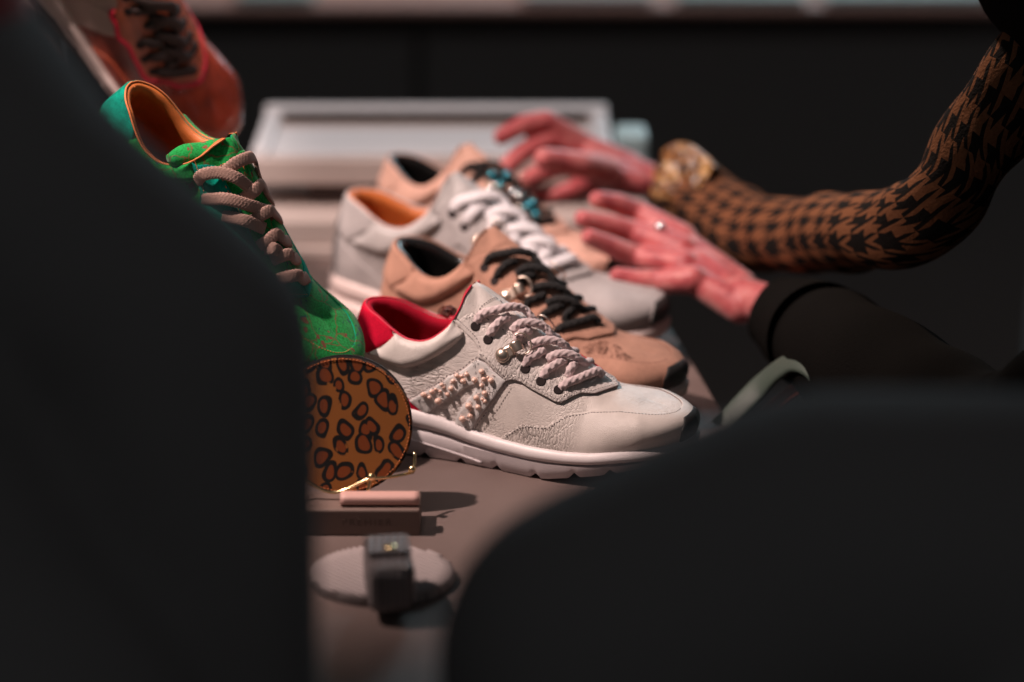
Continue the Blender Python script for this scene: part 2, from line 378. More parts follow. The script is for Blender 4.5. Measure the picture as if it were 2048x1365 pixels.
ZF = (np.array([-5, 0, 30, 60, 72, 90, 105, 127, 150, 180, 197, 220, 238, 249, 258, 265])/1000,
      np.array([40, 40, 38, 34, 32.5, 29, 25, 22.5, 21.5, 22.5, 24, 27.5, 29.5, 31, 33, 33])/1000)
A_ = _interp(ST); Bxy = A_[:, :2]; Bxy[0, 1] = Bxy[-1, 1] = 0; Tp = A_[:, 2:5]; Tp[0, 1] = 0; OW = np.clip(A_[:, 5], 0, 1)
Tp[_k > _k[np.argmin(np.abs(Bxy[:, 0]-.122))], 1] = 0; Tp[:, 1] = np.maximum(Tp[:, 1], 0); Bxy[:, 1] = np.maximum(Bxy[:, 1], 0)
Bp = np.c_[Bxy, np.interp(Bxy[:, 0], *ZF)]
tb = nrm(np.gradient(Bxy, axis=0)); tb[0] = (0, 1); tb[-1] = (0, -1); nB = np.c_[-tb[:, 1], tb[:, 0], np.zeros(NT)]
nB[:, :2] *= np.where((nB[:, :2]*(Bxy-np.array([.13, 0]))).sum(1) < 0, -1, 1)[:, None]
Hh = (Tp[:, 2]-Bp[:, 2])[:, None]; hv = Bp-Tp; hv[:, 2] = 0; hl = np.linalg.norm(hv, axis=1)[:, None]; hd = hv/np.maximum(hl, 1e-6)
toe = np.clip((Bxy[:, 0]-.19)/.04, 0, 1)[:, None]
P1 = Bp+np.array([0, 0, 1])*Hh*(.45+.33*toe)+nB*(.0015+.0065*toe)
P2o = Tp+nB*.006-np.array([0, 0, 1])*Hh*.32
P2c = Tp+hd*hl*(.50+.27*toe)-np.array([0, 0, 1])*Hh*(.12-.10*toe)
P2 = P2o*OW[:, None]+P2c*(1-OW[:, None])
_v = np.linspace(0, 1, NV)[None, :, None]
G = ((1-_v)**3*Bp[:, None]+3*(1-_v)**2*_v*P1[:, None]+3*(1-_v)*_v**2*P2[:, None]+_v**3*Tp[:, None])   # medial (+y)
G[0, :, 1] = 0; G[-1, :, 1] = 0
du = np.gradient(G, axis=0); dv = np.gradient(G, axis=1); GN = nrm(np.cross(dv, du))
GN[0, :, 1] = 0; GN[-1, :, 1] = 0; cl = OW < .12; GN[cl, -1, 1] *= .15; GN = nrm(GN)
if GN[130, 30, 1] < 0: GN = -GN
LU = float(np.linalg.norm(np.diff(G[:, 20], axis=0), axis=1).sum()); LV = .095
def surf(t, v, side, off=0.0):
    """Point and normal at (t, v); side -1 is lateral (towards the camera)."""
    t = np.clip(np.asarray(t, float), 0, 1)*(NT-1); v = np.clip(np.asarray(v, float), 0, 1)*(NV-1)
    i = np.minimum(t.astype(int), NT-2); j = np.minimum(v.astype(int), NV-2); a = (t-i)[..., None]; b = (v-j)[..., None]
    f = lambda X: X[i, j]*(1-a)*(1-b)+X[i+1, j]*a*(1-b)+X[i, j+1]*(1-a)*b+X[i+1, j+1]*a*b
    p = f(G); n = nrm(f(GN)); m_ = np.array([1, side, 1]); off = np.asarray(off)
    return p*m_+n*m_*(off[..., None] if off.ndim else off), n*m_
def frame(O, yaw, pitch, roll, s):
    R = Matrix.Rotation(-RAD(yaw), 3, 'Z') @ Matrix.Rotation(RAD(pitch), 3, 'Y') @ Matrix.Rotation(RAD(roll), 3, 'X')
    return np.array(O, float), np.array(R), s
def to_world(fr, p): return fr[0]+fr[2]*(p@fr[1].T)
FR = {'white': frame((-.1144, 1.6484, 0), 21.44, 0, 0, .996), 'tan': frame((-.0968, 1.7924, 0), 33.38, 0, 0, 1.011),
      'grey': frame((-.1429, 1.8925, 0), 22.85, 0, 0, 1.095), 'beige': frame((-.1107, 1.9915, .02), 34.6, 0, 0, .926),
      'green': frame((-.3174, 1.682, .1856), 25.8, 34.4, 7.5, .985), 'brown': frame((-.394, 1.866, .350), -13.4, 53.0, 60, .965)}
_cache = {}
def pick(fr, px, py, off=0.0, sides=(-1,), vmin=0):
    """(t, v, side) of the surface point that stands at this place in the picture."""
    best = None
    for sd in sides:
        key = (id(fr), off, sd)
        if key not in _cache:
            m_ = np.array([1, sd, 1]); W = to_world(fr, (G+GN*off)*m_); Nn = (GN*m_)@fr[1].T
            x, y, d = proj(W); facing = ((CAM-W)*Nn).sum(-1) > -.02
            _cache[key] = (x, y, d, facing)
        x, y, d, fc = _cache[key]
        e = (x-px)**2+(y-py)**2+np.where(fc, 0, 400); e[:, :int(vmin*NV)] += 1e6
        k = int(np.argmin(e)); i, j = divmod(k, NV)
        if best is None or e[i, j] < best[0]-4: best = (e[i, j], i/(NT-1), j/(NV-1), sd)
    return best[1:]
def uvpoly(pts, fr=None):
    fr = fr or FR['white']; out = []
    for p in pts:
        if isinstance(p[0], str): out.append((p[1], p[2]))
        else:
            t, v, _ = pick(fr, *p); out.append((t, v))
    return out
def panel(poly, th, puff=0, R=.008, base=0.0, sides=(-1, 1), res=.0022, hole=False):
    """Overlay panel on the last: polygon in (t, v), crisp cut edge with thickness."""
    P = np.array(poly)*np.array([LU, LV]); Q = []
    for a, b in zip(P, np.roll(P, -1, 0)):
        n = max(1, int(np.linalg.norm(b-a)/res)); Q += [a+(b-a)*k/n for k in range(n)]
    Q = np.array(Q); nb = len(Q)
    def inside(p):
        x, y = p[:, 0][:, None], p[:, 1][:, None]; x1, y1 = Q[:, 0], Q[:, 1]; x2, y2 = np.roll(x1, -1), np.roll(y1, -1)
        with np.errstate(divide='ignore', invalid='ignore'): c = ((y1 > y) != (y2 > y)) & (x < (x2-x1)*(y-y1)/(y2-y1)+x1)
        return c.sum(1) % 2 == 1
    def dist(p, skip=True):
        a, b = Q, np.roll(Q, -1, 0); ok = np.ones(nb, bool)
        if skip: ok = ~(((a[:, 0] < 1e-4) & (b[:, 0] < 1e-4)) | ((a[:, 0] > LU-1e-4) & (b[:, 0] > LU-1e-4)))
        a, b = a[ok], b[ok]; ab = b-a; L = np.maximum((ab**2).sum(1), 1e-14)
        u = np.clip(((p[:, None]-a)*ab).sum(-1)/L, 0, 1); return np.sqrt((((p[:, None]-a)-ab*u[..., None])**2).sum(-1)).min(1)
    gx, gy = np.meshgrid(np.arange(Q[:, 0].min(), Q[:, 0].max(), res), np.arange(Q[:, 1].min(), Q[:, 1].max(), res), indexing='ij')
    I = np.c_[gx.ravel(), gy.ravel()]; I = I[inside(I)]; I = I[dist(I, False) > res*.75] if len(I) else I
    # an inner ring close to the edge keeps the top of the cut crisp
    cen = np.roll(Q, -1, 0)-np.roll(Q, 1, 0); nn = np.c_[-cen[:, 1], cen[:, 0]]; nn = nn/np.maximum(np.linalg.norm(nn, axis=1)[:, None], 1e-9)
    ring = Q+nn*.0005; bad = ~inside(ring); ring[bad] = (Q-nn*.0005)[bad]; ring = ring[inside(ring)]
    pts = np.r_[Q, ring, I] if len(I) else np.r_[Q, ring]
    vs, es, fs, ov, _, _ = geometry.delaunay_2d_cdt([Vector(p) for p in pts], [(k, (k+1) % nb) for k in range(nb)], [list(range(nb))], 1, 1e-7)
    U = np.array([(v.x, v.y) for v in vs]); d = dist(U); onb = d < 1e-6
    off = base+th*np.where(onb, .72, 1.0)+puff*np.sqrt(np.clip(1-(1-np.clip(d/R, 0, 1))**2, 0, 1))
    # boundary loops
    cnt = {}
    for f in fs:
        for a, b in zip(f, f[1:]+f[:1]): cnt[(a, b)] = cnt.get((a, b), 0)+1
    edge = [(a, b) for (a, b) in cnt if (b, a) not in cnt and onb[a] and onb[b]]
    VV, FF, MI = [], [], []; o = 0
    for sd in sides:
        p, n = surf(U[:, 0]/LU, U[:, 1]/LV, sd, off); q, _ = surf(U[:, 0]/LU, U[:, 1]/LV, sd, np.full(len(U), base-.0006))
        VV += [p, q]; N_ = len(U)
        for f in fs: FF.append([o+k for k in (f if sd > 0 else f[::-1])]); MI.append(0)
        for a, b in edge: FF.append([o+b, o+a, o+N_+a, o+N_+b] if sd > 0 else [o+a, o+b, o+N_+b, o+N_+a]); MI.append(1)
        o += 2*N_
    return np.concatenate(VV), FF, MI
def panel_me(name, *a, **k):
    V, F, MI = panel(*a, **k)
    me = mesh(name, V, F, [M['white_vamp'], M['edge_taupe']], MI, merge=.00002)
    me.set_sharp_from_angle(angle=RAD(50)); return me
def stitches(poly_line, base, inset, sides=(-1,), pitch=.0027, ln=.0016, wd=.0007):
    """Short raised thread dashes along a line on the last."""
    P = np.array(poly_line)*np.array([LU, LV]); s = np.r_[0, np.cumsum(np.linalg.norm(np.diff(P, axis=0), axis=1))]
    u = np.arange(0, s[-1], pitch); pa = np.c_[np.interp(u, s, P[:, 0]), np.interp(u, s, P[:, 1])]; pb = np.c_[np.interp(u+ln, s, P[:, 0]), np.interp(u+ln, s, P[:, 1])]
    tt = nrm(pb-pa+1e-12); nn = np.c_[-tt[:, 1], tt[:, 0]]*inset; pa = pa+nn; pb = pb+nn; parts = []
    for sd in sides:
        a, na = surf(pa[:, 0]/LU, pa[:, 1]/LV, sd, base); b, _ = surf(pb[:, 0]/LU, pb[:, 1]/LV, sd, base)
        d = nrm(b-a+1e-12); w_ = np.cross(d, na)*wd/2; h = na*.0004
        for k in range(len(a)):
            parts.append(([a[k]-w_[k], a[k]+w_[k], b[k]+w_[k], b[k]-w_[k], (a[k]*.7+b[k]*.3)+h[k], (a[k]*.3+b[k]*.7)+h[k]],
                          [[0, 1, 4], [1, 2, 5, 4], [2, 3, 5], [3, 0, 4, 5]]))
    return join(parts)

# ---- panel outlines, read on the white sneaker and carried by the last
seam = [(1014, 762), (987, 797), (958, 833), (943, 866)]
L_heel = [('uv', 0, 1), (758, 607), (770, 638), (783, 663), (791, 680), (770, 689), (752, 698), (738, 706), (728, 698), (719, 690), ('uv', 0, .50)]
L_pad = [(791, 681), (812, 683), (834, 681), (858, 670), (885, 658), (907, 646), (913, 652), (928, 664), (926, 674), (911, 688), (890, 703), (865, 717), (837, 730), (814, 735), (795, 732), (770, 723), (752, 713), (742, 706), (765, 694)]
L_eye = [(907, 648), (935, 668), (953, 690), (958, 709), (957, 718), (985, 739), (1014, 761), (1024, 758.5), (1040, 762), (1061, 775), (1096, 797), (1110, 804), (1122, 805.5), (1139, 798), (1162, 788), (1176, 789), (1191, 790.5), (1213, 783.5), (1236, 776),
         (1206, 751), (1192, 759), (1180, 764), (1166, 767), (1150, 763), (1128, 751), (1108, 735), (1089, 720), (1060, 697), (1032, 675), (1012, 659), (985, 640), (968, 629), (955, 624), (942, 627), (930, 633), (918, 641)]
L_N = [(957, 719), (900, 752), (860, 777), (820, 801), (838, 815), (857, 830), (868, 816), (885, 803), (906, 791), (928, 777), (949, 768), (957, 773), (950, 784), (938, 798), (928, 810), (921, 821), (915, 836), (912, 850), (927, 858), (942, 864.5), (950, 850), (958, 833), (987, 797), (1013, 762), (985, 740)]
L_mud = [(998, 881), (1010, 868), (1026, 856), (1038, 851), (1050, 849), (1079, 853), (1095, 851), (1104, 846), (1114, 839), (1130, 831), (1158, 827), (1183, 823.5), (1211, 822.6), (1243, 823.5), (1276, 827), (1306, 830), (1334, 828), (1350, 824), (1358, 819)]
L_cnt = [(716, 694), (737, 722), (780, 766), (820, 801), (838, 815), (857, 831)]
u_seam, u_heel, u_pad, u_eye, u_N, u_mud, u_cnt = map(uvpoly, (seam, L_heel, L_pad, L_eye, L_N, L_mud, L_cnt))
u_heel[0] = (0, 1)
u_heel = [u_heel[0]]+[(t, 1.0) if k < 3 else (t, v) for k, (t, v) in enumerate(u_heel[1:])]
def fix_top(poly, idx):
    return [(t, 1.0) if i in idx else (t, v) for i, (t, v) in enumerate(poly)]
u_pad = fix_top(u_pad, range(0, 6))
u_eye = fix_top(u_eye, (0, 18, 19))
u_seam[-1] = (u_seam[-1][0], 0)
tongue_t = float(_k[np.argmin(np.abs(Bxy[:, 0]-.100))]); throat_t = u_eye[19][0]
quarter = [(0, 0), (0, 1)]+[(x, 1) for x in np.linspace(.05, u_eye[0][0]+.02, 8)]+[(u_eye[3][0], .7)]+u_seam
counter = [(0, 0)]+[(0, u_cnt[0][1])]+u_cnt[:-1]+[(u_cnt[-1][0], 0)]
mud = [(u_mud[0][0], 0)]+u_mud[1:-1]+[(1, u_mud[-1][1])]+[(1, 0)]
capv = pick(FR['white'], 1366, 838); capu = pick(FR['white'], 1359, 862); cap = [(capu[0], 0), (capu[0], capu[1]), (capv[0], capv[1]), (1, min(.55, capv[1]+.04)), (1, 0)]
inner = u_eye[19:34]
tongue_poly = [(u_eye[-1][0]-.012, 1.0), (u_eye[-1][0]-.012, u_eye[-1][1]-.05)]+[(t, v-.06) for t, v in inner[::-1][:-1]]+[(throat_t+.01, 1)]
ME = {}
ME['quarter'] = panel_me('quarter', quarter, .0007)
ME['heel_counter'] = panel_me('heel_counter', counter, .0009, base=.0007)
ME['heel_tab'] = panel_me('heel_tab', u_heel, .0010, .0008, .006, base=.0013)
ME['collar_pad'] = panel_me('collar_pad', u_pad, .0005, .0052, .011, base=.0007)
ME['eyestay'] = panel_me('eyestay', u_eye, .0013, base=.0009)
ME['side_patch'] = panel_me('side_patch', u_N, .0013, base=.0009)
ME['mudguard'] = panel_me('mudguard', mud, .0009, base=.0)
ME['toe_cap'] = panel_me('toe_cap', cap, .0012, base=.0010)
ME['tongue'] = panel_me('tongue', tongue_poly, .0004, .0012, .008)
lin = [(t, v+.045) for t, v in inner]+[(t, v-.02) for t, v in inner[::-1]]
ME['eyestay_lining'] = panel_me('eyestay_lining', lin, .0022, base=.0004, sides=(1,))
# the continuous upper under the panels
def upper_me():
    VV, FF, o = [], [], 0
    for sd in (-1, 1):
        VV.append((G*np.array([1, sd, 1])).reshape(-1, 3)); i, j = np.meshgrid(np.arange(NT-1), np.arange(NV-1), indexing='ij')
        q = np.stack([i*NV+j, (i+1)*NV+j, (i+1)*NV+j+1, i*NV+j+1], -1).reshape(-1, 4)
        if sd > 0: q = q[:, ::-1]
        FF += (q+o).tolist(); o += NT*NV
    return mesh('vamp', np.concatenate(VV), FF, M['white_vamp'], merge=.00002)
ME['vamp'] = upper_me()
# lining: rolled rim of the opening, then the inner wall down to the footbed
def lining_me():
    iopen = np.where(OW > .2)[0]; VV, FF, o = [], [], 0; offs = [(1.0, .0002), (1.008, -.0012), (1.006, -.0030), (.97, -.0052), (.90, -.0062), (.8, -.0064), (.65, -.0064), (.45, -.0066), (.25, -.0075), (.1, -.009)]
    for sd in (-1, 1):
        rows = []
        for v, f in offs:
            vv = min(v, 1.0); p, n = surf(iopen/(NT-1), np.full(len(iopen), vv), sd, np.full(len(iopen), f)); p = p+np.array([0, 0, 1])*max(0, v-1)*.12; rows.append(p)
        R_ = np.stack(rows, 1); R_[0, :, 1] = 0; n_, k_ = R_.shape[:2]; VV.append(R_.reshape(-1, 3)); i, j = np.meshgrid(np.arange(n_-1), np.arange(k_-1), indexing='ij')
        q = np.stack([i*k_+j, (i+1)*k_+j, (i+1)*k_+j+1, i*k_+j+1], -1).reshape(-1, 4); FF += ((q if sd < 0 else q[:, ::-1])+o).tolist(); o += n_*k_
    return mesh('lining', np.concatenate(VV), FF, M['red_lining'], merge=.00002)
ME['lining'] = lining_me()
def insole_me():
    V = [];
    for sd in (1, -1):
        r = range(0, NT, 4) if sd > 0 else range(NT-1, -1, -4)
        for i in r: V.append((Bp[i, 0]*.93+.008, Bp[i, 1]*.86*sd, Bp[i, 2]+.010))
    c = len(V); V.append((.13, 0, .034)); return mesh('insole', V, [[k, (k+1) % c, c] for k in range(c)], M['red_lining'])
ME['insole'] = insole_me()
def rim_me():
    """thin coloured edge along the opening"""
    iopen = np.where(OW > .2)[0]; a, n = surf(iopen/(NT-1), np.ones(len(iopen)), -1, .0012); b, m_ = surf(iopen/(NT-1), np.ones(len(iopen)), 1, .0012)
    a[:, 2] += .0004; b[:, 2] += .0004
    P = np.r_[a[::-1], b[1:]]; N = np.r_[n[::-1], m_[1:]]; return tube_me('rim', P[::3], N[::3], .0014, .0014, M['red_edge'], nseg=8, ds=.0015)
ME['collar_rim'] = rim_me()
def eye_piping_me():
    k = 4; line = u_eye[3:19]; P = []
    for t, v in line: P.append(surf(t, v, -1, .0015))
    Q = [surf(t, v, 1, .0015) for t, v in line[::-1]]; A = P+Q
    return tube_me('piping', [a[0] for a in A], [a[1] for a in A], .0048, .0034, M['red_edge'], nseg=8, ds=.002)
ME['eyestay_piping'] = eye_piping_me()
st = []
for ln, base, ins in ((u_eye[3:19], .0021, .0022), (u_eye[0:4], .0021, .002), (u_N[0:4], .0021, -.0016), (u_N[20:25], .0021, -.002), (u_mud[1:], .0009, -.0018), (u_pad[8:18], .0008, -.0016), (u_eye[27:34], .0021, .0022), (u_heel[5:9], .0023, .0015)):
    st.append(stitches(ln, base, ins))
tl = uvpoly([(960, 620), (972, 609), (984, 600), (990, 599), (1000, 608), (1006, 616)]); st.append(stitches(tl, .0022, 0))
V_, F_ = join(st); ME['stitching'] = mesh('stitching', V_, F_, M['stitch'])

# ---- sole unit
def zbot(x):
    z = np.interp(x*1000, [-10, 0, 12, 30, 60, 150, 165, 187, 206, 230, 250, 262], [9, 7, 3, 0, 0, 0, 1, 6, 10, 16, 21, 24])/1000
    return z
def notch(x, d=.0036):
    h = np.zeros_like(x)
    for c in (22, 44, 70, 98, 127, 158, 187, 212): h = np.maximum(h, np.clip(1-np.abs(x*1000-c)/4.0, 0, 1))
    return h*d
def sole_ring(prof):
    """prof: list of (outward offset fn(i), z fn) rows"""
    rows = []
    for off, z in prof:
        xy = Bxy+nB[:, :2]*(off(Bxy[:, 0]) if callable(off) else off)[..., None] if callable(off) else Bxy+nB[:, :2]*off
        rows.append(np.c_[xy, z(Bxy[:, 0])])
    return np.stack(rows, 1)
def ring_me(name, prof, m, closed_bottom=False, closed_top=False):
    Rg = sole_ring(prof); k_ = Rg.shape[1]; full = np.r_[Rg*np.array([1, -1, 1]), Rg[::-1][1:-1]]; n_ = len(full)
    full = full.reshape(-1, 3); i, j = np.meshgrid(np.arange(n_), np.arange(k_-1), indexing='ij'); i2 = (i+1) % n_
    F = np.stack([i*k_+j, i2*k_+j, i2*k_+j+1, i*k_+j+1], -1).reshape(-1, 4).tolist()
    if closed_bottom:
        for a in range(1, n_//2): b = n_-a; F.append([a*k_+k_-1, (a-1)*k_+k_-1, ((b+1) % n_)*k_+k_-1, b*k_+k_-1])
    me = mesh(name, full, F, m, merge=.00001); me.set_sharp_from_angle(angle=RAD(48)); return me
zf = lambda x: np.interp(x, *ZF)
rb = lambda x: np.interp(x*1000, [0, 60, 105, 150, 200, 258], [11, 11, 8, 7.5, 6.5, 6])/1000     # height of the bead
ME['midsole_roll'] = ring_me('midsole_roll', [(-.003, lambda x: zf(x)+.0015), (.0008, lambda x: zf(x)+.0016), (.0028, lambda x: zf(x)+.0008), (.0044, lambda x: zf(x)-.0015), (.0052, lambda x: zf(x)-rb(x)*.45),
        (.0048, lambda x: zf(x)-rb(x)*.8), (.0032, lambda x: zf(x)-rb(x)*1.0), (.0012, lambda x: zf(x)-rb(x)*1.05)], M['rubber_roll'])
def swell(x): return np.interp(x*1000, [0, 40, 70, 100, 258], [.0075, .0075, .0055, .0042, .0040])
ME['midsole'] = ring_me('midsole', [(.0004, lambda x: zf(x)-rb(x)*.8), (.0014, lambda x: zf(x)-rb(x)*1.08), (lambda x: swell(x)*.7, lambda x: zf(x)-rb(x)*1.25), (lambda x: swell(x), lambda x: zf(x)*.35+zbot(x)*.3+.0055),
        (lambda x: swell(x)*1.0, lambda x: np.minimum(zf(x)*.2+.004+zbot(x)*.75, zf(x)*.5+zbot(x)*.5)), (lambda x: swell(x)*.75, lambda x: zbot(x)+.0015+notch(x)), (lambda x: swell(x)*.4, lambda x: zbot(x)+notch(x))], M['rubber_shaded'], True)
# wedge line on the heel: a raised lip that runs diagonally down to the ball
def wedge_me():
    P, N = [], []
    for i in range(NT):
        x = Bxy[i, 0]
        if x < .006 or x > .118: continue
        u = x/.118; z = (zf(x)-rb(x)*1.2)*(1-u)**.8+(.0035)*(1-(1-u)**.8); nb_ = nB[i]*np.array([1, -1, 1]); q = Bp[i]*np.array([1, -1, 1])+nb_*(swell(x)*.98); q[2] = z; P.append(q); N.append(nb_)
    return tube_me('wedge', P[::4], N[::4], .0022, .0016, M['rubber_shaded'], nseg=8, ds=.002)
ME['heel_wedge'] = wedge_me()

# ---- laces
def lace_path(fr, pts, offs, sides=(-1, 1), tail=True):
    P, N = [], []
    for k, (p, o) in enumerate(zip(pts, offs)):
        t, v, sd = pick(fr, p[0], p[1], round(max(o, 0), 4), sides, .3); q, n = surf(t, v, sd, o); P.append(q); N.append(n)
    if tail:
        q, n = surf(t, max(.55, v-.16), 1, .002); P.append(q); N.append(n)
    return np.array(P), np.array(N)
WL = [([(952, 652), (963, 632), (996, 618), (1029, 614), (1051, 619), (1063, 636)], (-.001, .004, .007, .0075, .006, .004), True),
      ([(979, 677), (985, 659), (1001, 643), (1018, 633)], (-.001, .0035, .0045, .003), False),
      ([(1021, 662), (1040, 648), (1067, 646), (1089, 653), (1103, 668)], (.002, .0055, .007, .006, .004), True),
      ([(1037, 686), (1035, 675), (1045, 666), (1062, 661)], (.001, .004, .0045, .003), False),
      ([(1057, 692), (1084, 682), (1111, 682), (1128, 690), (1135, 699)], (.002, .0055, .007, .006, .003), True),
      ([(1051, 738), (1057, 720), (1072, 708), (1086, 700)], (-.001, .0035, .0045, .003), False),
      ([(1092, 719), (1113, 708), (1139, 708), (1156, 716), (1164, 724)], (.002, .0055, .007, .006, .003), True),
      ([(1084, 763), (1092, 743), (1113, 727), (1130, 719)], (-.001, .0035, .0045, .003), False),
      ([(1136, 754), (1140, 740), (1150, 726)], (.0015, .0045, .003), False),
      ([(1119, 782), (1131, 768), (1154, 757), (1180, 747), (1199, 744), (1205, 752)], (-.001, .0035, .0045, .005, .005, .003), False)]
LACES = []
for k, (pts, offs, tail) in enumerate(WL):
    P, N = lace_path(FR['white'], pts, offs, tail=tail)
    LACES.append((P, N))
    ME['lace%d' % k] = tube_me('lace', P, N, .0059, .0052, M['lace_pink'], nseg=22, ds=.00042, braid=(.15, .0052, 4), square=2.1)
    ME['flace%d' % k] = tube_me('fat_lace', P, N, .0088, .0050, M['white_cord'], nseg=12, ds=.0012, square=2.4)
EYE = [(952, 654), (979, 679), (1051, 740), (1084, 764), (1118, 783)]
eyel = []
for p in EYE:
    t, v, _ = pick(FR['white'], *p); q, n = surf(t, v, -1, .0024); q2, n2 = surf(t, v, 1, .0024); eyel.append((q, n)); eyel.append((q2, n2))
def disc_me(name, r, h, m, seg=16):
    bm = bmesh.new(); bmesh.ops.create_cone(bm, cap_ends=True, segments=seg, radius1=r, radius2=r*.85, depth=h); return bm_mesh(name, bm, m, False)
ME['eyelet'] = disc_me('eyelet', .0037, .0006, M['hole'])
def along(n, p, t=None):
    z = Vector(n).normalized(); x = Vector(t if t is not None else (1, 0, .3)); y = z.cross(x).normalized(); x = y.cross(z)
    m_ = Matrix((x, y, z)).transposed().to_4x4(); m_.translation = Vector(p); return m_
# metal lace hook: riveted plate with clip and D-ring
def hook_meshes():
    a = bmesh.new(); box_bm(a, (0, 0, .0006), (.0085, .0058, .0009), None, .0004, 2)
    plate = bm_mesh('hook_plate', a, M['metal'])
    V, F, _ = tube('clip', [(.0035, 0, .001), (.0045, 0, .0032), (.007, 0, .0042), (.0095, 0, .0030), (.0102, 0, .0010)], (0, 1, 0), .0007, .0062, M['metal'], nseg=12, ds=.0005, square=4)
    clip = mesh('hook_clip', V, F, M['metal'])
    th = np.linspace(-1.9, 1.9, 14); P = np.c_[.0105+.0048*np.cos(th), .0062*np.sin(th), np.full(14, .0028)]
    ring = tube_me('hook_ring', P, (0, 0, 1), .0010, .0010, M['metal'], nseg=10, ds=.0006)
    b = bmesh.new(); bmesh.ops.create_uvsphere(b, u_segments=20, v_segments=10, radius=.0034)
    for v in b.verts: v.co.z = max(v.co.z, 0)*.55+.0008; v.co.x -= .0022
    rv = bm_mesh('rivet', b, M['metal'], True)
    c = bmesh.new(); bmesh.ops.create_cone(c, cap_ends=True, segments=20, radius1=.0044, radius2=.004, depth=.0008)
    for v in c.verts: v.co.x -= .0022; v.co.z += .0006
    base = bm_mesh('rivet_base', c, M['metal'], False)
    return plate, clip, ring, rv, base
HK = hook_meshes()
th_, vh_, _ = pick(FR['white'], 1013, 708); qh, nh = surf(th_, vh_, -1, .0024); tq, _ = surf(*pick(FR['white'], 1048, 690)[:2], -1, .003)
qh2, nh2 = surf(th_, vh_, 1, .0024); tq2 = tq*np.array([1, -1, 1])
pearls = [(1065,245,36),(985,335,36),(1085,330,32),(1175,340,38),(1060,410,26),(885,270,28),(780,285,30),(855,340,36),(735,345,28),(605,385,26),(630,412,22),(720,435,34),(580,465,20),(670,490,28),(490,460,32),(400,495,36),(460,525,26),(565,565,42),(1105,480,36),(1010,540,34),(1100,585,26),(915,625,40),(1035,640,36),(845,765,40),(930,745,36),(1130,300,20),(830,290,20),(940,660,22),(1075,555,20),(540,440,20)]
PEARL = []
for x, y, r in pearls:
    rr = r/5.69/FPX*1.66; t, v, _ = pick(FR['white'], 780+x/5.69, 700+y/5.69); q, n = surf(t, v, -1, .0022+rr*.4); PEARL.append((q, rr))
ME['pearl'] = sphere_me('pearl', 1.0, M['pearl'], 20, 12)
def seeds():
    blk, clr = [], []
    bs = bmesh.new(); bmesh.ops.create_icosphere(bs, subdivisions=1, radius=1); bv = np.array([v.co for v in bs.verts]); bf = [[v.index for v in f.verts] for f in bs.faces]; bs.free()
    cl_ = [(975, 160, 40, 16), (1120, 225, 35, 9), (1215, 430, 28, 14), (820, 380, 30, 8), (345, 560, 26, 8), (370, 635, 22, 8), (415, 665, 22, 6), (875, 870, 18, 8), (800, 860, 14, 4), (980, 490, 24, 6), (1040, 505, 20, 5), (1180, 490, 20, 8), (410, 590, 25, 5), (1140, 440, 25, 6), (990, 265, 15, 3), (1150, 700, 20, 3), (1030, 720, 18, 3), (960, 560, 20, 4), (700, 480, 20, 4), (1000, 130, 25, 6)]
    for x, y, sp, n in cl_:
        for _ in range((n+1)//2):
            a, b = x+rng.normal()*sp*.6, y+rng.normal()*sp*.6; blk.append((a, b, rng.uniform(4, 7)))
    for x, y, r in pearls:
        for _ in range(4):
            an = rng.uniform(0, 6.28); d = r*rng.uniform(1.05, 1.35); clr.append((x+d*math.cos(an), y+d*math.sin(an), rng.uniform(7, 10)))
    out = []
    for L in (blk, clr):
        ps = []
        for x, y, r in L:
            rr = r/5.69/FPX*1.66; t, v, _ = pick(FR['white'], 780+x/5.69, 700+y/5.69); q, n_ = surf(t, v, -1, .0022+rr*.5); ps.append((bv*rr+q, bf))
        out.append(join(ps))
    return out
sb, sc_ = seeds()
ME['black_seed_beads'] = mesh('black_seed_beads', *sb, M['bead_black']); ME['clear_seed_beads'] = mesh('clear_seed_beads', *sc_, M['bead_clear'])

# ------------------------------------------------------------------ a sneaker
def set_mats(o, mats):
    for k, m_ in enumerate(mats):
        if k < len(o.material_slots): o.material_slots[k].link = 'OBJECT'; o.material_slots[k].material = m_
def sneaker(key, label, pal, laces='lace', group='sneakers on display', hooks=True, extra=()):
    O, R, s = FR[key]
    e = bpy.data.objects.new('sneaker', None); COL.objects.link(e); e.empty_display_size = .03
    e.matrix_world = Matrix.LocRotScale(Vector(O), Matrix(R).to_quaternion(), (s,)*3)
    e['label'] = label; e['category'] = 'shoe'; e['group'] = group
    for part in ('vamp', 'quarter', 'heel_counter', 'heel_tab', 'collar_pad', 'eyestay', 'mudguard', 'toe_cap', 'tongue', 'lining', 'insole', 'collar_rim', 'stitching', 'midsole', 'midsole_roll', 'heel_wedge')+tuple(extra):
        if pal.get(part) is False: continue
        o = ob(part, ME[part], e); ms = pal.get(part, pal['base']); ms = ms if isinstance(ms, tuple) else (ms,)
        set_mats(o, [M[ms[0]], M[ms[1] if len(ms) > 1 else pal['edge']]])
        if part == 'stitching': o['kind'] = 'stuff'
    if laces:
        for k in range(len(WL)):
            o = ob('lace', ME['%s%d' % (laces, k)], e); set_mats(o, [M[pal['lace']]])
        for q, n in eyel:
            o = ob('eyelet', ME['eyelet'], e); o.matrix_local = along(n, q)
    if hooks:
        for q, n, t in ((qh, nh, tq-qh), (qh2, nh2, tq2-qh2)):
            h = ob('lace_hook', HK[0], e); h.matrix_local = along(n, q, t) @ Matrix.Scale(1.25, 4)
            for nm, me in zip(('hook_clip', 'hook_ring', 'rivet', 'rivet_base'), HK[1:]): ob(nm, me, h)
    return e

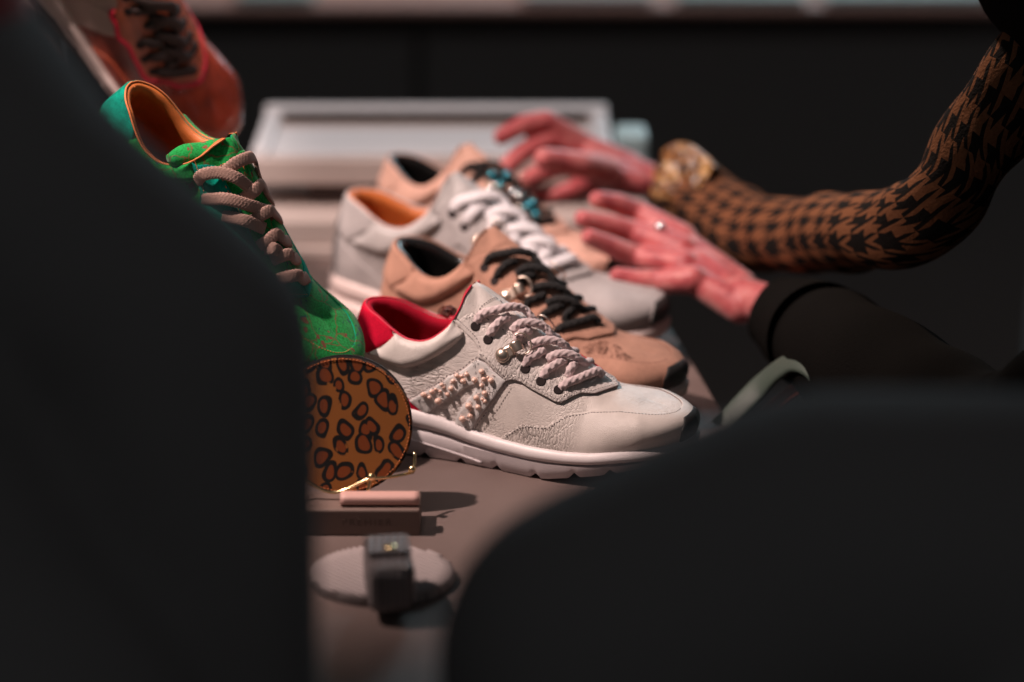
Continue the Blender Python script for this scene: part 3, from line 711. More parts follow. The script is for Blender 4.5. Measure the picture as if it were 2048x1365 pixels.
wh = sneaker('white', 'white leather sneaker with red heel and pearl-beaded side patch, nearest of the row', dict(base='white_vamp', edge='edge_taupe', quarter='white_quarter',
    heel_counter=('red_suede', 'red_suede'), heel_tab=('red_suede', 'red_edge'), collar_pad=('white_pad', 'white_pad'), eyestay='white_eyestay', mudguard='white_mud', toe_cap=('toe_black', 'toe_black'),
    tongue='white_pad', lining='red_lining', insole='red_lining', collar_rim='red_edge', stitching='stitch', midsole='rubber_shaded', midsole_roll='rubber_roll', heel_wedge='rubber_shaded', lace='lace_pink',
    side_patch=('white_patch', 'rubber_shaded'), eyestay_lining=('red_edge', 'red_edge')), extra=('side_patch', 'eyestay_lining'))
patch = [c for c in wh.children if c.name.startswith('side_patch')][0]
for q, r in PEARL:
    o = ob('pearl', ME['pearl'], patch); o.location = q; o.scale = (r, r, r*.9)
ob('black_seed_beads', ME['black_seed_beads'], patch, kind='stuff'); ob('clear_seed_beads', ME['clear_seed_beads'], patch, kind='stuff')
def tassel():
    bs = []; c, _ = surf(pick(FR['white'], 893, 650, 0, (1,), .5)[0], .97, 1, .002)
    for _ in range(60):
        d = nrm(rng.normal(size=3)); d[2] = abs(d[2]); p = c+np.array([0, .003, .002])+d*rng.uniform(.001, .0065)*np.array([1.1, .8, 1]); u = nrm(np.cross(d, rng.normal(size=3)))
        V, F, _ = tube('x', [p-u*.004, p+d*.001, p+u*.004], d, .0024, .0005, None, nseg=6, ds=.002); bs.append((V, F))
    o = ob('dark_frill', mesh('dark_frill', *join(bs), M['brown_dark']), wh); return o
tassel()

sneaker('tan', 'tan suede sneaker with black cord laces and black toe, second in the row', dict(base='tan_suede', edge='tan_dark', toe_cap='toe_black', lining='black_gloss', insole='black_gloss', collar_rim='tan_suede',
    stitching='tan_dark', midsole='rubber_pink', midsole_roll='rubber_pink', heel_wedge='rubber_pink', lace='black_cord'))
sneaker('grey', 'light grey suede sneaker with thick white laces and orange lining, third in the row', dict(base='grey_suede', edge='grey_suede', collar_pad='grey_pad', toe_cap='toe_black', lining='orange_lining', insole='orange_lining', collar_rim='rubber_pink',
    stitching='grey_suede', midsole='rubber_pink', midsole_roll='rubber_pink', heel_wedge='rubber_pink', lace='white_cord', tongue='grey_pad', eyestay='grey_suede'), laces='flace')
be = sneaker('beige', 'pinkish beige sneaker with black laces and teal beads, farthest of the row under the hands', dict(base='beige_suede', edge='beige_suede', toe_cap='toe_black', lining='black_gloss', insole='black_gloss', collar_rim='beige_suede',
    stitching='beige_suede', midsole='rubber_pink', midsole_roll='rubber_pink', heel_wedge='rubber_pink', lace='black_cord'))
ME['bead'] = sphere_me('bead', .0042, M['teal_metal'], 12, 8)
for x, y, c in ((985, 352, 'teal_metal'), (1002, 372, 'teal_metal'), (1055, 418, 'teal_metal'), (1072, 432, 'teal_metal'), (1040, 395, 'silver'), (982, 380, 'silver'), (1026, 388, 'silver'), (1064, 408, 'teal_metal'), (1012, 352, 'teal_metal')):
    t, v, sd = pick(FR['beige'], x, y, .008, (-1, 1), .4); q, n = surf(t, v, sd, .009); o = ob('bead', ME['bead'], be); o.location = q; set_mats(o, [M[c]])
pf = []
for _ in range(170):
    u_ = rng.uniform(0, 1); x = 1172+(1262-1172)*u_+rng.normal()*2; y = 702+24*u_*u_-10*math.sin(u_*3.1)+rng.uniform(-1, 1)*(8+6*math.sin(u_*3.1)); t, v, _s = pick(FR['tan'], x, y)
    q, n = surf(t, v, -1, .00035); z = nrm(n); a_ = nrm(np.cross(z, (0, 0, 1))); b_ = np.cross(z, a_); r_ = rng.uniform(.0005, .0009)
    pf.append((np.array([q+r_*(a_*math.cos(k)+b_*math.sin(k)) for k in np.linspace(0, 2*math.pi, 7)[:-1]]), [[0, 1, 2, 3, 4, 5]]))
tn = [o_ for o_ in COL.objects if o_.get('label', '').startswith('tan suede')][0]
ob('perforations', mesh('perforations', *join(pf), M['tan_dark']), tn, kind='stuff')
gr = sneaker('green', 'green printed suede sneaker with teal heel and flat taupe laces, propped toe down', dict(base='green_print', edge='teal_suede', heel_tab=('teal_suede', 'orange_edge'), collar_pad='green_print', eyestay='teal_suede', toe_cap=False,
    tongue='green_print', lining='orange_lining', insole='orange_lining', collar_rim='orange_edge', stitching='orange_edge', midsole='dark_block', midsole_roll='dark_block', heel_wedge='dark_block', lace='green_lace'), laces=None, hooks=False)
GL = [([(453, 341), (473, 325), (495, 318), (511, 324), (516, 342)], True), ([(393, 364), (408, 350), (440, 347), (473, 355), (498, 376)], False), ([(488, 398), (505, 383), (524, 370), (535, 388)], True),
      ([(406, 398), (457, 400), (495, 409), (531, 420)], False), ([(504, 446), (521, 433), (541, 419), (551, 430)], True), ([(444, 432), (489, 442), (531, 459)], False), ([(519, 494), (534, 481), (553, 468), (567, 479)], True),
      ([(530, 500), (548, 498), (560, 505)], False), ([(544, 523), (560, 514), (582, 509), (586, 516)], True), ([(556, 560), (579, 555), (600, 553), (605, 560)], True)]
for k, (pts, tail) in enumerate(GL):
    n_ = len(pts); offs = [.001]+[.0045 if k % 2 == 0 else .0062]*(n_-2)+[.003]
    P, N = lace_path(FR['green'], pts, offs, tail=tail)
    ob('lace', tube_me('lace', P, N, .0086, .0030, M['green_lace'], nseg=26, ds=.0004, braid=(.09, .0024, 6), square=2.8), gr)
gi = Matrix(FR['green'][1]); P = [np.array(gi.transposed()@(Vector(at_depth(x, y, d_))-Vector(FR['green'][0])))/FR['green'][2] for x, y, d_ in ((340, 322, 1.655), (372, 310, 1.662), (410, 306, 1.668), (445, 298, 1.668), (482, 316, 1.66))]
ob('tongue_pad', tube_me('tongue_pad', P, (-.1, 0, 1), [.010, .017, .019, .019, .014], [.008, .012, .012, .012, .009], M['green_print'], nseg=20, ds=.0015), gr)
br = sneaker('brown', 'polished chestnut leather sneaker with red piping and dark laces, highest at upper left', dict(base='brown_gloss', edge='brown_dark', quarter=('cream', 'brown_dark'), collar_pad='cream', heel_tab='brown_dark', heel_counter='brown_dark',
    eyestay='brown_eyestay', mudguard=('brown_gloss', 'brown_eyestay'), toe_cap=('brown_gloss', 'brown_dark'), tongue='brown_eyestay', lining='brown_dark', insole='brown_dark', collar_rim='red_edge', stitching='brown_dark', midsole='rubber_pink', midsole_roll='rubber_pink',
    heel_wedge='rubber_pink', lace='brown_cord', eyestay_piping=('red_edge', 'red_edge')), laces='flace', hooks=False, extra=('eyestay_piping',))

# supports of the two tilted sneakers and the riser under the farthest one
def ramp_stand(key, label):
    O, R, s = FR[key]; e = thing('display_stand', (O[0], O[1], 0), label, 'display stand', 'tilted shoe stands')
    Rm = Matrix(R); c = Vector(O)+Rm@Vector((.11, 0, -.0075))
    me = box('board', c-Vector(e.location), (.20, .07, .012), M['dark_block'], .002, Rm); ob('board', me, e)
    low = Vector(O)+Rm@Vector((.06, 0, -.014)); ob('post', box('post', (low.x-O[0], low.y-O[1], low.z/2-.006), (.02, .02, low.z-.02), M['dark_block'], .002), e)
    ob('base', box('base', (low.x-O[0], low.y-O[1], .004), (.07, .07, .008), M['dark_block'], .002), e)
ramp_stand('green', 'dark tilted shoe stand holding the green sneaker'); ramp_stand('brown', 'dark tilted shoe stand holding the brown sneaker')
O, R, s = FR['beige']; e = ob('riser', box('riser', (0, 0, 0), (.20, .055, .0195), M['dark_block'], .001), None, 'low dark riser under the farthest beige sneaker', 'riser'); cc = Vector(O)+Matrix(R)@Vector((.11, 0, 0)); e.location = (cc.x, cc.y, .0099); e.rotation_euler = (0, 0, -RAD(34.6))

# ------------------------------------------------------------------ table, room
bm = bmesh.new()
TP = [(-1.0, 1.17), (.232, 1.17), (.1617, 1.64), (.1345, 1.83), (.085, 2.15), (.085, 2.30), (-1.0, 2.30)]
top = [bm.verts.new((x, y, 0)) for x, y in TP]; f = bm.faces.new(top); r = bmesh.ops.extrude_face_region(bm, geom=[f])
for v in r['geom']:
    if isinstance(v, bmesh.types.BMVert): v.co.z = -.03
bmesh.ops.bevel(bm, geom=[e for e in bm.edges if all(abs(v.co.z) < 1e-6 for v in e.verts)], offset=.0015, segments=2, affect='EDGES')
tb_ = thing('display_table', (-.3, 1.7, -.85), 'long taupe display table under the shoes', 'table')
o = ob('tabletop', bm_mesh('tabletop', bm, M['table']), tb_); o.location = (.3, -1.7, .85)
for x, y in ((-.95, 1.22), (.12, 1.22), (-.95, 2.22), (.03, 2.22)): ob('leg', box('leg', (x+.3, y-1.7, .41), (.04, .04, .82), M['dark_block']), tb_)
def sheet(name, pts, m): 
    return ob(name, mesh(name, pts, [list(range(len(pts)))], m, smooth=False), kind='structure')
sheet('floor', [(-6, -2, -.85), (6, -2, -.85), (6, 6, -.85), (-6, 6, -.85)], M['floor'])
ob('back_wall', box('back_wall', (0, 5.6, .6), (12, .1, 2.9), M['room'], 0), kind='structure')
# far counter: pale lit top, dark front
fc = thing('counter', (0, 3.2, -.85), 'long pale-topped counter across the far background', 'counter')
def fbox(nm, c, s, m): return ob(nm, box(nm, (c[0], c[1]-3.2, c[2]+.85), s, m, .003), fc)
fbox('countertop', (-.1, 3.47, -.006), (1.66, .70, .012), M['pink_card'])
fbox('front_panel', (-.94+.5, 3.16, -.45), (.62, .02, .80), M['room']); fbox('front_panel', (.30, 3.162, -.45), (.84, .02, .80), M['room'])
fbox('body', (-.1, 3.5, -.45), (1.6, .62, .80), M['room'])
for x, w_, m_, lb in ((.10, .17, 'acrylic', 'pale tray on the far counter, left one'), (.30, .17, 'pale_aqua', 'aqua tray on the far counter, middle one'), (.52, .22, 'pale_aqua', 'aqua tray on the far counter, right one'), (-.31, .10, 'pale_aqua', 'small pale box at the left of the far counter')):
    ob('tray', box('tray', (0, 0, 0), (w_, .1, .012), M[m_], .002), None, lb, 'tray').location = (x, 3.175, .0065)

# ------------------------------------------------------------------ display boxes behind the shoes
sl = ob('slab', box('slab', (0, 0, 0), (.345, .10, .0235), M['acrylic_pink'], .002), None, 'low warm white slab lying behind the sneakers under the tray', 'slab'); sl.location = (-.052, 2.095+.002, .0115+.0115)
ob('base_slab', box('base_slab', (0, 0, 0), (.352, .11, .011), M['acrylic_pink'], .002), None, 'thin blush board under the warm white slab', 'board').location = (-.052, 2.098, .0056)
ob('spacer', box('spacer', (0, 0, 0), (.25, .05, .0195), M['dark_block'], .001), None, 'dark spacer block between slab and white tray', 'block').location = (-.06, 2.135, .045)
tr = thing('display_tray', (-.072, 2.165, .0555), 'white rectangular tray with raised rim behind the sneakers', 'tray')
W_, D_ = .326, .155
ob('tray_base', box('tray_base', (0, 0, .0105), (W_-.02, D_-.02, .021), M['acrylic_pink'], .001), tr)
ob('tray_floor', box('tray_floor', (0, -.012, .0228), (W_-.034, .090, .003), M['acrylic'], .0008), tr); ob('inner_wall', box('inner_wall', (0, D_/2-.0135, .0265), (W_-.034, .003, .011), M['dark_block'], .0005), tr)  # dark inner wall carries the shade of the recess in its colour
ob('rim', box('rim', (0, -D_/2+.005, .0125), (W_, .0100, .0245), M['acrylic_pink'], .003), tr); ob('rim', box('rim', (0, D_/2-.006, .018), (W_, .0180, .036), M['acrylic'], .003), tr)
for sx in (-1, 1): ob('rim', box('rim', (sx*(W_/2-.008), 0, .0165), (.0158, D_-.022, .028), M['acrylic'], .003), tr)
ob('accessory_box', box('accessory_box', (0, 0, 0), (.030, .05, .036), M['pale_aqua'], .005), None, 'small pale aqua box at the right end of the white tray', 'box').location = (.110, 2.165, .0505+.018)
ob('support_block', box('support_block', (0, 0, 0), (.04, .06, .05), M['dark_block'], .002), None, 'dark block under the small aqua box', 'block').location = (.108, 2.165, .025)

# ------------------------------------------------------------------ leopard disc, its stand and the strap case in front
def disc_part(name, r, th, m, c, R_, seg=72, bev=.0012):
    bm = bmesh.new(); bmesh.ops.create_cone(bm, cap_ends=True, segments=seg, radius1=r, radius2=r, depth=th)
    bmesh.ops.bevel(bm, geom=[e for e in bm.edges if abs(e.verts[0].co.z-e.verts[1].co.z) < 1e-6], offset=bev, segments=2, affect='EDGES')
    bmesh.ops.rotate(bm, verts=bm.verts, matrix=Matrix.Rotation(RAD(90), 3, 'X')); bmesh.ops.transform(bm, matrix=Matrix.LocRotScale(Vector(c), R_, None), verts=bm.verts)
    return bm_mesh(name, bm, m)
dc = at_depth(688, 849, 1.625); dr = 137/FPX*1.625
Rt = Matrix.Rotation(RAD(-16), 3, 'X')
cs = thing('leopard_case', tuple(dc), 'round leopard print leather case standing on a wire stand', 'leather case')
ob('cover', disc_part('cover', dr, .0045, M['leopard'], (0, -.003, 0), Rt.to_quaternion()), cs)
ob('cover', disc_part('cover', dr*.992, .004, M['toe_black'], (0, .0042, 0), Rt.to_quaternion()), cs)
ring = [(dr*.965*math.cos(a), -.0056, dr*.965*math.sin(a)) for a in np.linspace(0, 2*math.pi, 118)]; parts = []
for a, b in zip(ring[:-1], ring[1:]):
    a, b = np.array(a), np.array(b); V, F, _ = tube('s', [a, a+(b-a)*.6], (0, -1, 0), .0007, .0007, None, nseg=5, ds=.001); parts.append((V, F))
V, F = join(parts); V = V@np.array(Rt).T; ob('edge_stitching', mesh('edge_stitching', V, F, M['orange_edge']), cs, kind='stuff')
# block the stand is fixed to
bp = at_z(640, 1072, 0); by = bp[1]
q0 = at_depth(838, 1016, 1.54); bh = .0185
bk = thing('display_block', (-.18, by+.02, 0), 'dark wooden display block with faint printed word under the leopard case', 'display block')
bx1 = at_z(840, 1072, 0)[0]; bw = .21
yc = by+.016
ob('block_body', box('block_body', (bx1-bw/2+.18, yc-(by+.02), bh/2), (bw, .032, bh), M['block_wood'], .0012), bk)
cu = bpy.data.curves.new('lettering', 'FONT'); cu.body = 'PREMIER'; cu.size = .0068; cu.extrude = .0001; cu.align_x = 'CENTER'; cu.space_character = 1.35
to = bpy.data.objects.new('t', cu); COL.objects.link(to); dg = bpy.context.evaluated_depsgraph_get(); tm = bpy.data.meshes.new_from_object(to.evaluated_get(dg)); bpy.data.objects.remove(to)
tm.materials.clear(); tm.materials.append(mat('faint_print', (.115, .08, .068), .6)); lt = ob('lettering', tm, bk); lt.rotation_euler = (RAD(90), 0, 0); lt.location = (at_z(735, 1040, .008)[0]+.18, yc-.016-(by+.02)-.0002, .0075)
rl = ob('card_roll', tube_me('card_roll', [(0, 0, 0), (.03, 0, 0), (.052, 0, 0)], (0, 0, 1), .012, .0078, M['pink_card'], nseg=24, ds=.004, square=2.6), None, 'pink card roll lying on the dark display block', 'card'); rl.location = (bx1-.0525, yc-.006, bh+.0043)
sd_ = thing('wire_stand', tuple(at_depth(735, 1008, 1.605)), 'thin gold wire stand holding up the leopard case', 'wire stand')
o0 = Vector(sd_.location)
def wire(pts, nm): 
    P = [np.array(p)-np.array(o0) for p in pts]; ob(nm, tube_me(nm, P, (.3, -1, .2), .0022, .0022, M['brass'], nseg=10, ds=.002), sd_)
wire([at_depth(732, 1012, 1.603), at_depth(736, 985, 1.603), at_depth(741, 957, 1.603)], 'upright')
wire([at_depth(741, 957, 1.603), at_depth(770, 956, 1.605), at_depth(800, 951, 1.61), at_depth(826, 945, 1.618)], 'cradle')
wire([at_depth(826, 945, 1.618), at_depth(829, 925, 1.62), at_depth(829, 905, 1.62)], 'prong')
wire([at_depth(600, 1012, 1.603), at_depth(604, 985, 1.603), at_depth(608, 957, 1.603)], 'upright')
wire([at_depth(608, 957, 1.603), at_depth(660, 985, 1.605), at_depth(741, 957, 1.603)], 'cradle')
for p in ((743, 954, 1.600), (824, 939, 1.614)):
    k = ob('ball', sphere_me('ball', .0026, M['brass']), sd_); k.location = at_depth(*p)-np.array(o0)
# woven disc and strap case
wc = at_z(765, 1150, .004)
wd = ob('woven_coaster', None, None); bpy.data.objects.remove(wd)
bm = bmesh.new(); bmesh.ops.create_cone(bm, cap_ends=True, segments=80, radius1=.0455, radius2=.0455, depth=.006)
bmesh.ops.bevel(bm, geom=[e for e in bm.edges if abs(e.verts[0].co.z-e.verts[1].co.z) < 1e-6], offset=.001, segments=2, affect='EDGES')
wd = ob('woven_coaster', bm_mesh('woven_coaster', bm, M['woven']), None, 'round ribbed grey coaster lying flat under the snap case', 'coaster'); wd.location = (wc[0], wc[1], .0032); wd.scale = (1, .86, 1)
y0 = at_z(785, 1236, .006)[1]
rbs = []
for k in range(-11, 12):
    x = k*.0040; h = math.sqrt(max(0, .0445**2-x*x))
    if h > .004: rbs.append(tube('r', [(x, -h, .0032), (x, 0, .0032), (x, h, .0032)], (0, 0, 1), .0024, .0026, None, nseg=8, ds=.01)[:2])
V, F = join(rbs); a = .75; V = V@np.array([[math.cos(a), math.sin(a), 0], [-math.sin(a), math.cos(a), 0], [0, 0, 1]]); ob('rib', mesh('rib', V, F, plain_bump('rib_cord', (.46, .39, .385), .7, 900, .0003)), wd, kind='stuff')
kc = thing('snap_case', (float(at_z(780, 1180, .01)[0]), float(y0+.024), .0063), 'small black embossed leather case with flap and brass snap', 'leather case', rot=(0, 0, RAD(8)))
ob('case_body', box('case_body', (0, 0, .0165), (.029, .046, .033), M['carbon'], .007), kc)
V, F, _ = tube('flap', [(0, .023, .012), (0, .0235, .026), (0, .018, .0300), (0, 0, .0308), (0, -.010, .0300)], (0, 0, 1), .0265, .0024, None, nseg=16, ds=.002, square=5)
P = [(0, .0235, .012), (0, .0245, .028), (0, .018, .0344), (0, .002, .0354), (0, -.008, .0352)]; Nn = [(0, 1, .1), (0, 1, .5), (0, .4, 1), (0, 0, 1), (0, 0, 1)]
ob('flap', tube_me('flap', P, Nn, .0268, .0026, M['carbon'], nseg=20, ds=.002, square=5), kc)
sn = ob('snap', sphere_me('snap', .0042, M['brass'], 20, 10), kc); sn.location = (.001, -.002, .0366); sn.scale = (1, 1, .4)

# ------------------------------------------------------------------ people
def remesh(name, parts, voxel, m, smooth_it=3):
    """parts: lists of (p, q, r1, r2) tapered capsules joined into one continuous skin"""
    bm = bmesh.new()
    for (p, q, r1, r2) in parts:
        p, q = Vector(p), Vector(q); d = q-p; L = d.length
        for c_, r_ in ((p, r1), (q, r2)):
            rr = r_ if isinstance(r_, (int, float)) else 1
            g_ = bmesh.ops.create_icosphere(bm, subdivisions=3, radius=1)
            for v in g_['verts']: v.co = c_+v.co*rr
        if L > 1e-6:
            g_ = bmesh.ops.create_cone(bm, cap_ends=True, segments=28, radius1=r1, radius2=r2, depth=L)
            Q = d.to_track_quat('Z', 'Y')
            for v in g_['verts']: v.co = (p+q)/2+Q@v.co
    me = bpy.data.meshes.new(name); bm.to_mesh(me); bm.free()
    o = bpy.data.objects.new(name, me); COL.objects.link(o)
    r = o.modifiers.new('r', 'REMESH'); r.mode = 'VOXEL'; r.voxel_size = voxel; r.use_smooth_shade = True
    s_ = o.modifiers.new('s', 'SMOOTH'); s_.iterations = smooth_it; s_.factor = .6
    dg = bpy.context.evaluated_depsgraph_get(); dg.update(); me2 = bpy.data.meshes.new_from_object(o.evaluated_get(dg)); bpy.data.objects.remove(o)
    me2.materials.clear(); me2.materials.append(m); me2.polygons.foreach_set('use_smooth', [True]*len(me2.polygons)); me2.name = name
    return me2
D = at_depth
def chain(pts, rs):
    return [(pts[i], pts[i+1], rs[i], rs[i+1]) for i in range(len(pts)-1)]
def hand_parts(fingers, palm, wrist):
    out = []
    for pts, rs in fingers: out += chain(pts, [r*1.25 for r in rs])
    out += palm; out += wrist; return out
DH = lambda x, y, d: at_depth(x, y, d+.12)
# far hand (right): fingers reach left over the beige sneaker
H1 = 1.96
f1 = [([DH(1003, 274, 1.93), DH(1045, 250, 1.94), DH(1092, 243, 1.95), DH(1165, 290, 1.97)], (.0058, .0068, .0078, .0092)),
      ([DH(1012, 335, 1.93), DH(1045, 305, 1.94), DH(1100, 277, 1.955), DH(1172, 305, 1.97)], (.0062, .0070, .0080, .0092)),
      ([DH(1036, 372, 1.91), DH(1072, 350, 1.92), DH(1115, 332, 1.93), DH(1185, 330, 1.95)], (.0058, .0066, .0076, .0088)),
      ([DH(1088, 318, 1.88), DH(1120, 322, 1.89), DH(1160, 330, 1.90), DH(1215, 345, 1.93)], (.0072, .0080, .0088, .0100)),
      ([DH(1060, 398, 1.93), DH(1095, 392, 1.93), DH(1140, 382, 1.93), DH(1200, 360, 1.95)], (.0052, .0058, .0066, .0080))]
p1 = [(DH(1165, 292, 1.97), DH(1260, 335, 1.97), .0115, .013), (DH(1180, 312, 1.965), DH(1270, 350, 1.965), .012, .0135), (DH(1192, 332, 1.95), DH(1270, 362, 1.955), .011, .013), (DH(1205, 352, 1.94), DH(1275, 368, 1.95), .010, .012)]
w1 = [(DH(1262, 345, 1.965), DH(1330, 372, 1.955), .0145, .0135), (DH(1330, 372, 1.955), DH(1450, 440, 1.90), .0135, .018)]
# near hand (left): four fingers spread to the left, thumb tucked beneath
f2 = [([DH(1195, 400, 1.84), DH(1235, 408, 1.85), DH(1275, 425, 1.86), DH(1365, 478, 1.84)], (.0060, .0070, .0078, .0098)),
      ([DH(1166, 438, 1.82), DH(1215, 450, 1.83), DH(1265, 465, 1.84), DH(1365, 500, 1.82)], (.0060, .0072, .0082, .0100)),
      ([DH(1178, 475, 1.80), DH(1222, 494, 1.81), DH(1270, 515, 1.82), DH(1370, 530, 1.80)], (.0056, .0068, .0076, .0096)),
      ([DH(1236, 553, 1.79), DH(1275, 560, 1.79), DH(1315, 563, 1.79), DH(1385, 560, 1.78)], (.0058, .0066, .0074, .0094)),
      ([DH(1250, 452, 1.87), DH(1290, 470, 1.87), DH(1335, 495, 1.86), DH(1400, 540, 1.83)], (.0075, .0085, .0095, .0115))]
p2 = [(DH(1365, 482, 1.84), DH(1480, 575, 1.79), .0105, .014), (DH(1365, 505, 1.825), DH(1480, 590, 1.785), .0115, .0145), (DH(1370, 532, 1.805), DH(1480, 605, 1.775), .0115, .0145), (DH(1385, 560, 1.785), DH(1480, 615, 1.77), .011, .0135),
      (DH(1400, 535, 1.81), DH(1450, 575, 1.79), .015, .016)]
w2 = [(DH(1480, 595, 1.78), DH(1560, 618, 1.75), .0165, .0165), (DH(1560, 618, 1.75), DH(1680, 700, 1.68), .0165, .024)]
pe = thing('person', (.62, 1.62, -.85), 'person in brown houndstooth coat reaching both hands over the farthest sneakers', 'person')
def ob_w(name, me, parent, **k):
    o = ob(name, me, parent, **k); o.matrix_world = Matrix.Identity(4); return o
bpy.context.view_layer.update()
sh_far = D(2150, -90, 1.70); sh_near = D(2560, 260, 1.52); elb1 = D(1900, 455, 1.72); elb2 = D(2050, 900, 1.60)
neck = (np.array(sh_far)+np.array(sh_near))/2+np.array([.03, 0, .06])
tor = [(neck+np.array([.03, 0, -.10]), neck+np.array([.06, -.0, -.42]), .12, .13), (neck+np.array([.06, 0, -.42]), neck+np.array([.05, 0, -.62]), .13, .14), (neck+np.array([.0, 0, -.03]), neck+np.array([-.03, 0, .06]), .05, .047),
       (sh_far, sh_near, .055, .055), (neck+np.array([-.055, 0, .155]), neck+np.array([-.06, 0, .20]), .072, .082), (neck+np.array([-.085, 0, .11]), neck+np.array([-.09, 0, .13]), .045, .05), (neck+np.array([-.155, 0, .15]), neck+np.array([-.145, 0, .165]), .011, .013)]
m1 = remesh('body', hand_parts(f1, p1, w1), .0018, M['skin'], 2); m2 = remesh('body', hand_parts(f2, p2, w2), .0018, M['skin'], 2); m3 = remesh('body', tor+chain([DH(1450, 440, 1.90), D(1500, 462, 1.97), D(1640, 466, 1.88), D(1770, 458, 1.78), D(1845, 440, 1.74), D(1895, 385, 1.72), D(1952, 295, 1.71), D(2022, 205, 1.70), D(2095, 110, 1.70), sh_far], [.016, .017, .017, .017, .017, .017, .017, .018, .02, .03])+chain([DH(1640, 675, 1.68), elb2, D(2350, 650, 1.56), sh_near], [.024, .030, .034, .045])+chain([neck+np.array([.05, .06, -.6]), neck+np.array([.05, .06, -1.0]), [neck[0]+.05, neck[1]+.06, -.80]], [.085, .06, .045])+chain([neck+np.array([.05, -.08, -.6]), neck+np.array([.05, -.08, -1.0]), [neck[0]+.05, neck[1]-.08, -.80]], [.085, .06, .045]), .009, M['skin'], 3)
def join_me(ms, name):
    bm = bmesh.new()
    for m_ in ms: bm.from_mesh(m_)
    me = bpy.data.meshes.new(name); bm.to_mesh(me); bm.free(); me.materials.append(M['skin']); me.polygons.foreach_set('use_smooth', [True]*len(me.polygons)); return me
ob_w('body', join_me([m1, m2, m3], 'body'), pe)
def sleeve(name, pts, rs, m, uvs=(36, 14), lump=.0):
    V, F, uv = tube(name, pts, (0, -.4, 1), np.array(rs)*2, np.array(rs)*2, m, nseg=40, ds=.006, uvs=uvs, cap=False); V = np.array(V)
    if lump:
        n_ = len(V)//40; s_ = np.repeat(np.arange(n_), 40)*.006; a = np.tile(np.arange(40)/40*2*np.pi, n_); c = V.reshape(n_, 40, 3).mean(1).repeat(40, 0)
        k = 1+lump*(np.sin(s_*95+2*np.sin(a))*.6+np.sin(s_*47+a*2+1)*.5+np.sin(a*3+s_*30)*.3); V = c+(V-c)*k[:, None]
    return mesh(name, V, F, m, uv=uv)
ob_w('sleeve', sleeve('sleeve', [D(1405, 395, 2.04), D(1500, 462, 1.97), D(1640, 466, 1.88), D(1770, 458, 1.78), D(1845, 440, 1.74), D(1895, 385, 1.72), D(1952, 295, 1.71), D(2022, 205, 1.70), D(2095, 110, 1.70), sh_far+np.array([.02, 0, 0])], [.027, .031, .030, .030, .030, .030, .030, .032, .036, .06], M['houndstooth'], lump=.075), pe)
ob_w('sleeve', sleeve('sleeve', [D(1600, 645, 1.84), D(1720, 730, 1.74), elb2, D(2350, 650, 1.56), sh_near+np.array([.02, 0, 0])], [.034, .046, .055, .058, .075], M['shade_black'], lump=.05), pe)
ob_w('cuff', sleeve('cuff', [D(1545, 620, 1.87), D(1575, 636, 1.86), D(1640, 675, 1.80)], [.028, .033, .042], M['shade_black']), pe)
# flared satin cuff of the far sleeve
def cuff_me():
    A = np.array([D(1340, 378, 2.06), D(1368, 378, 2.05), D(1396, 392, 2.04), D(1425, 418, 2.02)]); V, F, uv = tube('cuff', A, (0, -.3, 1), np.array([.046, .046, .044, .040]), np.array([.052, .062, .056, .046]), None, nseg=40, ds=.003, cap=False)
    V = np.array(V).reshape(-1, 40, 3); a = np.linspace(0, 2*np.pi, 40, endpoint=False); k = 1+.12*np.sin(3*a+.6)+.09*np.sin(8*a)+.05*np.sin(13*a+1); c = V.mean(1, keepdims=True); V = c+(V-c)*k[None, :, None]
    V = V+np.array([0, 0, 1])*(.018*np.exp(-((a-1.55)/.45)**2))[None, :, None]*np.linspace(.6, 1, len(V))[:, None, None]
    return mesh('cuff', V.reshape(-1, 3), F, M['gold_lining'])
ob_w('cuff', cuff_me(), pe, label='flared tan satin cuff')
ob_w('coat', remesh('coat', [(neck+np.array([.04, 0, -.13]), neck+np.array([.07, 0, -.42]), .155, .165), (neck+np.array([.07, 0, -.42]), neck+np.array([.07, 0, -1.0]), .165, .20), (sh_far, sh_near, .075, .075)], .012, M['shade_black']), pe)
ob_w('hair', remesh('hair', [(neck+np.array([-.03, 0, .175]), neck+np.array([-.03, 0, .205]), .082, .088), (neck+np.array([.0, 0, .12]), neck+np.array([.0, 0, .0]), .075, .06)], .008, M['hair']), pe)
# nails
def nail(fr_, tip, nxt, r):
    tip, nxt = np.array(tip), np.array(nxt); d = nrm(tip-nxt); u = nrm(np.array([0, -.25, 1])-d*(np.array([0, -.25, 1])@d)); s = np.cross(d, u)
    V, F = [], []
    for i, a in enumerate(np.linspace(-1, 1, 6)):
        for j, b in enumerate(np.linspace(-1.0, 1.0, 7)): V.append(tip+d*(.0055*a*(.5)+.001-.0012*b*b)+s*r*.72*b+u*(r*(1.06-.42*b*b)-.0004*(a+1)))
    F = [[i*7+j, (i+1)*7+j, (i+1)*7+j+1, i*7+j+1] for i in range(5) for j in range(6)]
    ob_w('nail', mesh('nail', V, F, M['nail']), pe)
for fs in (f1, f2):
    for pts, rs in fs[:4]: nail(None, pts[0], pts[1], rs[0])
